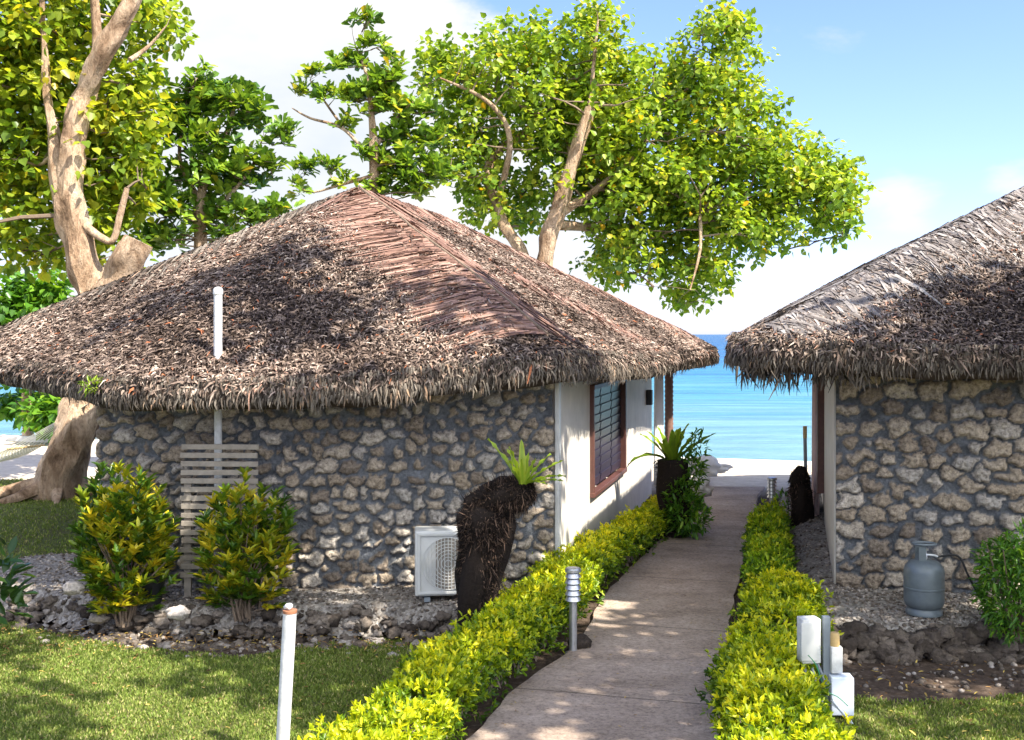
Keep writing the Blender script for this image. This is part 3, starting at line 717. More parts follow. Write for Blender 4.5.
# curtains on the porches
def curtain(name, x0, y0, x1, y1, z0, z1, m, lab):
    vs = []; fs = []; n = 44; a = Vector((x0,y0)); b = Vector((x1,y1)); d = (b-a).normalized(); s = Vector((-d.y, d.x)); k = 10
    for i in range(n+1):
        for j in range(k+1):
            zz = j/k; p = a.lerp(b, i/n)+s*math.sin(i*1.25)*.035*(1.2-.5*zz)
            vs.append((p.x, p.y, z0+(z1-z0)*zz))
    for i in range(n):
        for j in range(k):
            q = i*(k+1)+j; fs.append((q, q+k+1, q+k+2, q+1))
    mb = MB(); mb.add(vs, fs); o = mb.build(name, m, None, True)
    md = o.modifiers.new('t', 'SOLIDIFY'); md.thickness = .004
    return tag(o, lab, 'curtain', 'porch curtains')
curtain('curtain', sx(19.95)+.05, 19.95, sx(20.85)+.05, 20.8, .15, 2.4, M['cloth'], 'white porch curtain hanging at the far end of the left hut')
curtain('curtain', sxr(15.9)-.10, 15.9, sxr(16.9)-.13, 16.9, .12, 2.6, M['pink_cloth'], 'pinkish curtain hanging beside the door of the right hut')

# ---------------------------------------------------------------- objects
# slatted screen
def slat_screen():
    t = thing('slatted_screen', 'weathered grey slatted wooden screen leaning on the left stone wall', 'screen', (gx(218,11.0), 11.0, .28))
    x0, x1, d = gx(182,11.0), gx(259,11.0), 11.0
    for x in (x0+.06, x1-.06):
        mb = MB(); mb.box((x, d, .80), (.07,.045,1.3), bevel=.004); mb.build('leg', M['slat'], t)
    mb = MB(); n = 16
    for i in range(n):
        z = .50+i*.085; mb.box(((x0+x1)/2+random.uniform(-.008,.008), d-.036+random.uniform(-.003,.003), z), (x1-x0, .022, .052), ry=random.gauss(0,.008), bevel=.003)
    mb.build('slat_panel', M['slat'], t)
slat_screen()
# air conditioner
def aircon():
    d = 10.95; x0, x1 = gx(415,d), gx(500,d); w = x1-x0; c = (x0+x1)/2; zb, zt = .30, .98; dep = .30
    t = thing('air_conditioner', 'white outdoor air conditioner unit standing against the left stone wall', 'air conditioner', (c, d, zb))
    rz = .10
    mb = MB(); mb.box((c, d, (zb+zt)/2+.01), (w, dep, zt-zb-.04), rz=rz, bevel=.018); mb.build('casing', M['white_clean'], t, True)
    R = lambda x, y: (c+(x)*math.cos(rz)-y*math.sin(rz), d+x*math.sin(rz)+y*math.cos(rz))
    fx = -.10; fy = -dep/2-.004; fz = (zb+zt)/2+.01
    mb = MB(); x, y = R(fx, fy-.002); mb.lathe([(.0,.0),(.255,.0),(.255,-.006),(.0,-.006)], (x, y, fz), 48, axis='y'); mb.build('fan_opening', M['slat'], t)
    mb = MB()
    for i in range(1, 9):
        r = .255*i/8; pts = [R(fx+r*math.cos(a), fy-.012)+(fz+r*math.sin(a),) for a in [2*math.pi*k/40 for k in range(41)]]; mb.tube(pts, .0035, 4, False)
    for i in range(-7, 8):
        hx = i*.034; hh = math.sqrt(max(0, .255**2-hx*hx)); p = R(fx+hx, fy-.016); mb.tube([(p[0],p[1],fz-hh),(p[0],p[1],fz+hh)], .004, 4)
    mb.build('grille', M['white_clean'], t)
    mb = MB()
    s = .285
    for (ax, az, sxx, szz) in ((fx, fz+s, s*2+.03, .025),(fx, fz-s, s*2+.03, .025),(fx-s, fz, .025, s*2),(fx+s, fz, .025, s*2)):
        p = R(ax, fy-.008); mb.box((p[0],p[1],az), (sxx,.016,szz), rz=rz, bevel=.004)
    mb.build('grille_frame', M['white_clean'], t)
    for s_ in (-1, 1):
        mb = MB(); p = R(s_*w*.36, 0); mb.box((p[0],p[1],zb), (.06,dep+.03,.04), rz=rz); mb.build('foot', M['grey_plastic'], t)
aircon()

def fibrous(name, path, radii, lab, parent=None, nf=1500, seed=0):
    """fibrous tree-fern trunk"""
    mb = MB(); P = [Vector(p) for p in path]; mb.tube(dense3(P, 6), np.interp(np.linspace(0, 1, len(P)*6-5), np.linspace(0,1,len(P)), radii), 20, True, .3, .6)
    V = np.array(mb.v); Fc = [f for f in mb.f]
    me_v = V; parts = []
    P0 = []; P1 = []; W = []; T = []
    for i in range(nf):
        u = random.random(); k = min(int(u*(len(P)-1)), len(P)-2); t = u*(len(P)-1)-k; c = P[k].lerp(P[k+1], t); r = radii[k]+(radii[k+1]-radii[k])*t
        a = random.uniform(0, 6.283); tg = (P[k+1]-P[k]).normalized(); e1 = tg.cross(Vector((.13,.99,.05))).normalized(); e2 = tg.cross(e1); o = e1*math.cos(a)+e2*math.sin(a); p = c+o*r*.93; L = random.uniform(.03,.09)*(1.6 if random.random() < .12 else 1)
        q = p+o*L*random.uniform(-.1,.55)+Vector((random.gauss(0,.02),random.gauss(0,.02),random.uniform(-1,.5)*L))
        P0.append(p[:]); P1.append(q[:]); W.append(random.uniform(.004,.011)); T.append(random.random()**1.6)
    v, f, t = strips(np.array(P0), np.array(P1), np.array(W), np.zeros(3), np.array(T), rand_dirs(len(P0)))
    quads = np.array([x for x in Fc if len(x) == 4]); ng = [x for x in Fc if len(x) != 4]
    caps = [np.array([x]) for x in ng]
    me = npmesh(name, np.concatenate([me_v, v]), [quads]+caps+[f+len(me_v)], {'tint': np.concatenate([np.array(mb.t)*.6, t])})
    o = link(name, me, M['fibre'], parent); return o
def dense3(P, k):
    out = []
    for i in range(len(P)-1):
        p0 = P[max(i-1,0)]; p1 = P[i]; p2 = P[i+1]; p3 = P[min(i+2,len(P)-1)]
        for j in range(k):
            t = j/k; out.append(.5*((2*p1)+(-p0+p2)*t+(2*p0-5*p1+4*p2-p3)*t*t+(-p0+3*p1-3*p2+p3)*t**3))
    out.append(P[-1]); return out
def fronds(name, base, specs, m, parent=None, width=.09):
    """strap fronds: specs list of (azimuth, rise angle, length, droop, tint)"""
    V = []; Fs = []; T = []; 
    for az, el, L, dr, tn in specs:
        o = Vector((math.cos(az), math.sin(az), 0)); up = Vector((0,0,1)); p = Vector(base)+o*.03; n = 12; b = len(V)
        sd = Vector((-math.sin(az), math.cos(az), 0)); e = el
        for i in range(n+1):
            u = i/n; w = width*L/.5*(.25+.75*math.sin(math.pi*min(1,(u*.92+.06))**.8))*(1 if u < .97 else .2)
            wav = .012*math.sin(u*22+az*5)
            d = o*math.cos(e)+up*math.sin(e); nn = up*math.cos(e)-o*math.sin(e)
            V += [p-sd*w*.5+nn*(w*.22+wav), p-nn*0, p+sd*w*.5+nn*(w*.22-wav)]; T += [tn, tn*.6, tn]
            p = p+d*L/n; e -= dr/n
        for i in range(n):
            q = b+i*3; Fs += [(q,q+1,q+4,q+3),(q+1,q+2,q+5,q+4)]
    me = npmesh(name, np.array([v[:] for v in V]), np.array(Fs), {'tint': np.array(T)}, smooth=True); return link(name, me, m, parent)
# stump in front of the left hut
xs0 = gx(482, 10.15)
st1 = thing('fern_stump', 'black fibrous tree-fern trunk standing before the white air conditioner', 'stump', (xs0, 10.15, .02), 'fern trunk planters')
fibrous('trunk', [(xs0-.05,10.15,.02),(xs0-.04,10.15,.35),(xs0-.01,10.15,.75),(xs0+.02,10.15,1.05),(xs0+.04,10.13,1.20),(xs0+.05,10.13,1.30),(xs0+.06,10.13,1.35)], [.165,.175,.20,.24,.265,.20,.04], '', st1, 13000)
fibrous('root_mass', [(xs0-.12,10.1,1.30),(xs0+.06,10.08,1.38),(xs0+.20,10.07,1.42),(xs0+.36,10.05,1.46),(xs0+.48,10.05,1.48)], [.08,.12,.15,.14,.03], '', st1, 12000)
b1 = at(523, 484, 9.9)
o = fronds('bird_nest_fern', b1, [(2.5,1.25,.34,.3,.95),(2.9,1.0,.50,.15,.9),(1.7,1.45,.40,.15,1.),(3.6,1.35,.36,.2,.95),(1.2,1.3,.30,.3,.95),(4.6,1.3,.28,.4,1.),(.4,.95,.36,.3,.8),(0,.7,.40,.3,.85),(-.3,.45,.38,.5,.7),(.1,.25,.34,.4,.75),(5.3,1.1,.30,.3,.9),(3.8,1.15,.30,.3,.9),(.8,.1,.3,.5,.6)], M['leaf_fern'], None, .085)
tag(o, 'small bright bird-nest fern sprouting on the black trunk by the air conditioner', 'fern', 'bird-nest ferns')
# stump and fern by the beach end of the left hut
x2 = gx(672, 15.6)
st2 = thing('fern_stump', 'dark vine-covered fern trunk beside the far end of the white wall', 'stump', (x2, 15.6, 0), 'fern trunk planters')
fibrous('trunk', [(x2,15.6,0),(x2,15.6,.4),(x2-.02,15.6,.8),(x2-.02,15.6,1.12)], [.19,.19,.20,.22], '', st2, 1500)
o = fronds('bird_nest_fern', (x2,15.6,1.06), [(2.4*i, random.uniform(.95,1.45), random.uniform(.42,.62), random.uniform(.1,.5), random.uniform(.5,1)) for i in range(18)]+[(.1,.75,.75,.3,.25),(3.2,.7,.7,1.7,.3),(2.9,1.0,.6,.5,.6)], M['leaf_fern'], None, .10)
tag(o, 'large bird-nest fern crowning the trunk at the far end of the white wall', 'fern', 'bird-nest ferns')
def bushy(name, blobs, n, L, W, m, lab, cat, shape='lance', parent=None, tb=(2,2), up=.3, group=None, rosette=0, ypower=0.):
    P = []; D = []; T = []; Ls = []
    tot = sum(b[3]*b[4]*b[5] for b in blobs)
    for (x, y, z, rx, ry, rz) in blobs:
        k = int(n*rx*ry*rz/tot)+1
        if rosette: k = max(1, k//rosette)
        d = rand_dirs(k); r = rng.uniform(.35, 1, k)**.5
        c = np.array([x,y,z])+d*r[:,None]*np.array([rx,ry,rz])
        tc = rng.beta(*tb, k)
        if rosette:
            c = np.repeat(c, rosette, 0); d = np.repeat(d, rosette, 0); tc = np.repeat(tc, rosette)
        dd = unit(d*.8+rand_dirs(len(c))*(.9 if not rosette else 1.1)+np.array([0,0,up]))
        P.append(c+dd*.01); D.append(dd); T.append(np.clip(tc+rng.normal(0,.10,len(c)),0,1)); Ls.append(L*rng.uniform(.6,1.2,len(c)))
    P = np.concatenate(P); D = np.concatenate(D); T = np.concatenate(T); Ls = np.concatenate(Ls)
    N = unit(np.array([0,0,1.])+rand_dirs(len(P))*.6)
    o = leaves(name, P, D, N, Ls, Ls*W, T, m, parent, shape)
    if lab: tag(o, lab, cat, group)
    return o
bushy('vine', [(x2+.12,15.45,.5,.26,.22,.45),(x2+.22,15.5,.95,.22,.2,.25),(x2+.2,15.4,.35,.3,.25,.25),(x2+.35,15.5,1.25,.12,.12,.3)], 1500, .11, .5, M['leaf_mid'], 'leafy green vine climbing the fern trunk beside the white wall', 'vine')
# third stump right
x3 = gx(800, 15.8)
st3 = thing('fern_stump', 'short black fern trunk beside the right hut near the beach', 'stump', (x3, 15.8, 0), 'fern trunk planters')
fibrous('trunk', [(x3,15.8,0),(x3,15.8,.3),(x3,15.8,.62),(x3,15.8,.76)], [.17,.175,.17,.13], '', st3, 1500)
fibrous('root_mass', [(x3-.02,15.8,.74),(x3,15.8,.86),(x3+.03,15.8,1.0)], [.14,.13,.05], '', st3, 700)
bushy('potted_plant', [(x3-.22,15.9,.45,.10,.1,.2)], 60, .10, .5, M['leaf_mid'], 'small leafy sprig growing beside the short black fern trunk', 'plant')
p = at(805,470,19); sk_ = thing('stake', 'thin upright stake with tan top standing behind the short fern trunk', 'stake', (p.x,19,0))
mb = MB(); mb.tube([(p.x,19,0),(p.x+.01,19,.6),(p.x,19,1.10)], .032, 10); mb.build('pole', M['grey_plastic'], sk_, True)
mb = MB(); mb.tube([(p.x,19,1.10),(p.x,19,1.31)], .036, 10); mb.build('tip', M['bamboo'], sk_, True)
# white boulders at path end
for (px, py, d, s, sq, lab, tn) in [(699,488,16.9,.20,(1,.9,.95),'pale hollowed rock beside the path below the vine',1.),(697,467,21.3,.30,(1.4,.7,.6),'white rock lying at the beach end of the path',1.),(712,468,22.1,.22,(1.6,.6,.5),'small white rock on the kerb by the sea',1.)]:
    V, Fc = rock_mesh(px*1.3, 3, sq, .5); p = at(px, py, d)
    tag(link('rock', npmesh('rock', V*s+np.array([p.x, p.y, p.z]), Fc, {'tint': np.full(len(V), tn)}, smooth=True), M['rock'] if tn < .9 else M['seawall']), lab, 'rock', 'rocks at the end of the path')

# louvred bollard lights
def bollard(x, y, lab):
    t = thing('path_light', lab, 'bollard light', (x, y, 0), 'louvred path lights')
    mb = MB(); mb.lathe([(.075,0),(.075,.02),(.04,.03),(.036,.06),(.036,.50)], (x,y,0), 24); mb.build('pole', M['steel'], t, True)
    mb = MB(); mb.lathe([(.044,.50),(.044,.76),(.02,.765)], (x,y,0), 24); mb.build('lens', M['grey_plastic'], t, True)
    mb = MB()
    for k in range(5):
        z = .50+k*.052; mb.lathe([(.040,z+.028),(.052,z+.022),(.070,z-.004),(.072,z-.004),(.056,z+.032),(.040,z+.036)], (x,y,0), 28)
    mb.build('louvre_rings', M['steel'], t, True)
    mb = MB(); mb.lathe([(.072,.752),(.072,.775),(.06,.788),(.01,.79)], (x,y,0), 28); mb.build('cap', M['steel'], t, True)
bollard(gx(573, 9.94), 9.94, 'silver louvred bollard light standing in front of the left hedge')
bollard(3.83, 16.2, 'small silver louvred bollard light at the far end of the right hedge')

# leaning PVC marker pipe
def marker():
    a = at(281,760,7.5); b = at(290,611,7.45); t = thing('pipe_stub', 'white plastic pipe stub with a rusty broken top standing on the lawn', 'pipe', (a.x, a.y, 0))
    a.z = -.1; mb = MB(); mb.tube([a, a.lerp(b,.5), b], .046, 20); mb.build('pipe', M['pvc'], t, True)
    mb = MB(); mb.tube([b-Vector((0,0,.012)), b+Vector((0,0,.008))], .0485, 18); mb.build('rust_ring', M['rust'], t, True)
    V, Fc = rock_mesh(5, 2, (1,.8,.7), .6); link('crust', npmesh('crust', V*.032+np.array([b.x-.01,b.y,b.z+.032]), Fc, {'tint': np.full(len(V),1.)}, smooth=True), M['pvc'], t)
marker()

# electrical post with boxes
def elec():
    d = 8.35; x = gx(826, d); t = thing('junction_post', 'grey post carrying white junction boxes beside the right hedge', 'electrical post', (x, d, 0))
    def z(py): return H-(py-HY)*d/F
    mb = MB(); mb.box((x, d, z(616)/2), (.055,.05,z(616)), bevel=.004); mb.build('post', M['grey_plastic'], t)
    w = .145; mb = MB(); mb.box((gx(808,d)+.003, d-.01, (z(617)+z(661))/2), (w,.12,z(617)-z(661)), rz=.12, bevel=.008); mb.build('junction_box', M['pvc'], t, True)['label'] = 'upper white junction box'
    mb = MB(); mb.box((gx(807,d), d-.075, (z(619)+z(659))/2), (w-.012,.012,z(621)-z(659)), rz=.12, bevel=.004); mb.build('box_lid', M['white_clean'], t, True)
    mb = MB(); mb.box((gx(836,d)-.01, d-.02, (z(645)+z(671))/2), (.085,.09,z(645)-z(671)), bevel=.006); mb.build('junction_box', M['pvc'], t, True)['label'] = 'small cream junction box below a tan cap'
    mb = MB(); mb.lathe([(.036,0),(.036,.09),(.03,.10),(.005,.10)], (gx(836,d)-.015, d-.02, z(645)+.001), 20); mb.build('sensor_cap', M['tan'], t, True)
    mb = MB(); mb.box((gx(840,d)-.01, d-.05, (z(673)+z(711))/2), (.17,.13,z(673)-z(711)), rz=-.06, bevel=.01); mb.build('junction_box', M['blue_plastic'], t, True)['label'] = 'larger pale blue junction box at the bottom'
    for k in range(3):
        mb = MB(); xx = gx(803+k*6, d); mb.tube([(xx,d-.02,z(661)+.01),(xx+.01+.02*k,d-.04,z(675)),(xx+.08,d-.06,z(700)),(xx+.12,d-.05,0)], .012, 10); mb.build('conduit', M['grey_plastic'], t, True)
    mb = MB(); pts = [at(px, py, d-.14) for px, py in [(808,655),(816,665),(822,682),(828,692),(838,697),(848,706)]]; mb.tube(dense3(pts, 5), .004, 6); mb.build('wire', M['green_wire'], t, True)
    mb = MB(); pts = [at(px, py, d-.2) for px, py in [(832,700),(842,712),(852,724),(860,745)]]; mb.tube(dense3(pts, 5), .011, 8); mb.build('conduit', M['blue_plastic'], t, True)
elec()

# gas bottle
def gas():
    d = 10.3; x = gx(924, d); z = .285; t = thing('gas_bottle', 'silver grey gas bottle standing on gravel against the right stone wall', 'gas bottle', (x, d, z))
    mb = MB(); mb.lathe([(.135,.055),(.165,.075),(.18,.11),(.182,.14),(.182,.226),(.182,.234),(.186,.238),(.186,.252),(.182,.256),(.182,.264),(.182,.40),(.172,.44),(.135,.485),(.07,.505),(.03,.51)], (x,d,z), 40); mb.build('cylinder', M['silver_paint'], t, True)
    mb = MB(); mb.lathe([(.155,.0),(.165,0),(.165,.035),(.145,.06),(.135,.06),(.15,.03)], (x,d,z), 40); mb.build('foot_ring', M['silver_paint'], t, True)
    # collar handle: two uprights + ring
    mb = MB()
    for a in (-1.9, -1.2): pass
    mb.box((x-.035, d-.055, z+.57), (.065,.006,.15), rz=-.1); mb.box((x-.03, d+.06, z+.57), (.065,.006,.15))
    pts = [(x+.105*math.cos(a), d+.075*math.sin(a), z+.652) for a in [2*math.pi*k/28 for k in range(29)]]; mb.tube(pts, .012, 8, False)
    mb.build('handle', M['silver_paint'], t, True)
    mb = MB(); mb.lathe([(.022,.50),(.022,.55),(.014,.56),(.014,.585),(.03,.59),(.03,.61),(.01,.612)], (x+.01,d,z), 16); mb.tube([(x+.01,d,z+.55),(x+.09,d-.01,z+.545),(x+.12,d-.01,z+.53)], .014, 10); mb.build('valve', M['steel'], t, True)
    mb = MB(); pts = [Vector((x+.12,d-.01,z+.53)), at(958,556,10.25), at(968,575,10.2), at(980,598,10.2), at(990,612,10.15), at(1004,618,10.2), at(1030,622,10.3)]; mb.tube(dense3(pts, 6), .010, 8)
    tag(mb.build('gas_hose', M['rubber'], None, True), 'black rubber hose curving from the gas bottle into the shrub', 'hose')
gas()

# black pot behind the left croton
mb = MB(); xx = gx(150, 10.75); mb.lathe([(.11,.0),(.15,.26),(.165,.28),(.165,.31),(.15,.31),(.14,.26),(.0,.25)], (xx,10.75,.28), 28); tag(mb.build('plant_pot', M['black_pot'], None, True), 'black plastic plant pot half hidden behind the left croton', 'pot')

# crotons
def croton(px0, px1, py0, d, zb, lab, seed, n):
    random.seed(seed); x = gx((px0+px1)/2, d); wid = gx(px1,d)-gx(px0,d); ht = H-(py0-HY)*d/F-zb
    t = thing('croton', lab, 'shrub', (x, d, zb), 'croton shrubs'); st = MB(); P = []; D = []; T = []; L = []
    for i in range(n):
        a = random.uniform(0, 6.283); r = (random.random()**.6)*wid*.5; u = random.random()
        hz = ht*(.08+.92*u**.8)*(1-.30*(r/(wid*.5))**2)*(1+.10*math.sin(a*3+seed))*random.uniform(.9,1.06); r *= 1+.18*math.sin(a*2+seed*2)
        if u < .2: r *= .75
        tip = Vector((x+r*math.cos(a), d+r*.85*math.sin(a), zb+hz)); base = Vector((x+random.gauss(0,.04), d+random.gauss(0,.04), zb-.05))
        mid = base.lerp(tip, .5)+Vector((-(tip.x-x)*.22, -(tip.y-d)*.22, .02))
        if i % 7 == 0: st.tube([base, mid, tip], [.014,.008,.004], 5)
        yel = random.random() < .24; tn = random.uniform(.66,.95) if yel else random.uniform(.15,.68)
        k = random.randint(11,16); ax = (tip-mid).normalized()
        for j in range(k):
            b = 2.4*j; v = Vector((math.cos(b), math.sin(b), 0)); dd = (v*random.uniform(.6,1.)+ax*random.uniform(.5,1.5)).normalized()
            P.append((tip-ax*random.uniform(0,.11))[:]); D.append(dd[:]); T.append(min(1,max(0,tn+random.gauss(0,.13)))); L.append(random.uniform(.075,.135))
    L = np.array(L); st.build('stems', M['twig'], t)
    leaves('foliage', P, D, np.array([0,0,1.])+rand_dirs(len(P))*.5, L, L*.52, np.array(T), M['leaf_croton'], t, 'lance')
croton(70, 182, 465, 10.6, .15, 'tall bushy yellow and green croton, leftmost of the two by the stone wall', 5, 380)
croton(190, 298, 480, 10.6, .2, 'looser yellow-tipped croton in front of the slatted screen', 8, 250)
# dark plant at left edge and shrub at right edge
bushy('leafy_plant', [(gx(-6,9.9),9.9,.72,.22,.22,.30),(gx(2,9.9),9.9,.45,.15,.2,.2)], 110, .20, .55, M['leaf_dark'], 'dark broad-leaved plant poking in at the left edge', 'plant')
sh = thing('shrub', 'feathery green shrub beside the gas bottle at the right edge', 'shrub', (gx(1015,9.9), 9.9, .1))
bushy('foliage', [(gx(1018,9.8),9.9,.60,.32,.3,.34),(gx(1003,9.8),9.8,.85,.22,.25,.22),(gx(1030,9.8),9.8,.9,.3,.25,.3),(gx(1012,9.8),9.7,.42,.26,.25,.22)], 2600, .085, .40, M['leaf_mid'], None, None, parent=sh, tb=(1.6,2), up=0.)
mb = MB()
for i in range(16):
    a = random.uniform(0,6.28); r = random.uniform(.1,.4); bx = gx(1018,9.8); mb.tube([(bx,9.85,.1),(bx+r*.4*math.cos(a),9.85+r*.4*math.sin(a),.5),(bx+r*math.cos(a),9.85+r*math.sin(a),random.uniform(.8,1.15))],[.012,.008,.004],5)
mb.build('stems', M['twig'], sh)
# green sprig on the thatch
h, nr = drL(gx(90, 11.3)-.1, 11.3); h = Vector(at(93, 386, 10.85))
bushy('weed', [(h.x,h.y,h.z,.10,.08,.05)], 90, .07, .4, M['leaf_fern'], 'small green weed sprouting from the edge of the left thatch', 'weed')

# ---------------------------------------------------------------- hedges
def hedge(name, cl, hw, ht, n, m, lab, seed, groundz=0.):
    """cl: centre line [(x,y,halfwidth,height)]"""
    t = thing(name, lab, 'hedge', (cl[0][0], cl[0][1], 0), 'clipped hedges along the path')
    C = np.array(cl); seg = np.hypot(np.diff(C[:,0]), np.diff(C[:,1])); cum = np.concatenate([[0], np.cumsum(seg)]); Lt = cum[-1]
    r = np.random.default_rng(seed); ros = 6; k = n//ros
    s = r.uniform(0, Lt, k)
    # clumpy bushes along the hedge
    cx = np.interp(s, cum, C[:,0]); cy = np.interp(s, cum, C[:,1]); hwid = np.interp(s, cum, C[:,2]); hh = np.interp(s, cum, C[:,3])
    dx = np.interp(s+.05, cum, C[:,0])-np.interp(s-.05, cum, C[:,0]); dy = np.interp(s+.05, cum, C[:,1])-np.interp(s-.05, cum, C[:,1]); l = np.hypot(dx, dy); nx, ny = dy/l, -dx/l
    phi = r.uniform(-.12*math.pi, 1.12*math.pi, k)      # cross-section angle
    lump = 1+.16*np.sin(s*5.3+seed)*np.cos(phi*2+s*1.7)+.12*np.sin(s*11.+phi*4)+.10*np.sin(s*23+phi*7)+r.normal(0,.07,k)+np.where(r.random(k)<.08, r.uniform(.08,.3,k), 0)
    rad = r.uniform(.25, 1, k)**.33*lump
    sq = .80
    cxs = np.sign(np.cos(phi))*np.abs(np.cos(phi))**sq; szs = np.sign(np.sin(phi))*np.abs(np.sin(phi))**sq
    ox = cxs*rad*hwid; oz = szs*rad*hh*.58+hh*.42
    keep = (oz > hh*(.28+.22*(cxs > .1))) | (r.random(k) < .14)
    P = np.stack([cx+nx*ox, cy+ny*ox, oz], 1)[keep]; out = np.stack([nx*cxs, ny*cxs, szs*1.0+.25], 1)[keep]; rel = (oz/hh)[keep]; rd = (rad/lump)[keep]
    big = .5+.5*np.sin(s*3.1+phi*1.5+seed)[keep]
    P = np.repeat(P, ros, 0); out = np.repeat(out, ros, 0); rel = np.repeat(rel, ros); rd = np.repeat(rd, ros); big = np.repeat(big, ros); q = len(P)
    D = unit(unit(out)*.9+r.normal(size=(q,3))*.75); P = P+r.normal(0,.010,(q,3))
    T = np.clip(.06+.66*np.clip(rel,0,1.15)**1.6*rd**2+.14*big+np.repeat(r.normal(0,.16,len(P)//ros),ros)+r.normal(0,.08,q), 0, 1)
    L = r.uniform(.030,.062,q)
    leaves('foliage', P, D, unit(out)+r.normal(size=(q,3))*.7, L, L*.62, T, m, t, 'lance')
    mb = MB(); rr = random.Random(seed)
    for i in range(int(Lt*70)):
        u = rr.uniform(0, Lt); x = np.interp(u, cum, C[:,0]); y = np.interp(u, cum, C[:,1]); w = np.interp(u, cum, C[:,2]); hgt = np.interp(u, cum, C[:,3])
        bx = x+rr.uniform(-.45,.45)*w; by = y+rr.uniform(-.1,.1); z = 0; tx = x+rr.uniform(-.9,.9)*w; ty = by+rr.uniform(-.15,.15)
        mb.tube([(bx,by,-.01),((bx*.6+tx*.4)+rr.gauss(0,.03),(by+ty)/2+rr.gauss(0,.03),hgt*.4),(tx,ty,hgt*rr.uniform(.6,.92))],[.009,.006,.003],4)
    mb.build('stems', M['hedge_stem'], t)
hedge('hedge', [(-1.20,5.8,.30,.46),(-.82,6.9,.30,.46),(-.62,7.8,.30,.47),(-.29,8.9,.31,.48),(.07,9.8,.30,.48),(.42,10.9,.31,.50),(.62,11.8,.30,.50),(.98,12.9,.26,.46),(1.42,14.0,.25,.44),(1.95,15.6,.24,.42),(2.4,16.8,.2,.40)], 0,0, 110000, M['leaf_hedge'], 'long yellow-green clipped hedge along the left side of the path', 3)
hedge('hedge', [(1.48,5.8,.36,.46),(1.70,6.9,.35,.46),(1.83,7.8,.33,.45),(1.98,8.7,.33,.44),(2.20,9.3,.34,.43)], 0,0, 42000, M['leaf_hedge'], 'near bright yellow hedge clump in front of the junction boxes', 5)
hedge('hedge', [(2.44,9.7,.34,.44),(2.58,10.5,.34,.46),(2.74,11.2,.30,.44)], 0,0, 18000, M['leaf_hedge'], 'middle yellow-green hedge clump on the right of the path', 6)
hedge('hedge', [(2.72,11.6,.22,.44),(2.95,12.6,.22,.44),(3.22,13.8,.23,.44),(3.5,15.0,.23,.44),(3.70,15.8,.2,.43)], 0,0, 32000, M['leaf_hedge2'], 'far narrow green hedge on the right leading to the small bollard', 7)

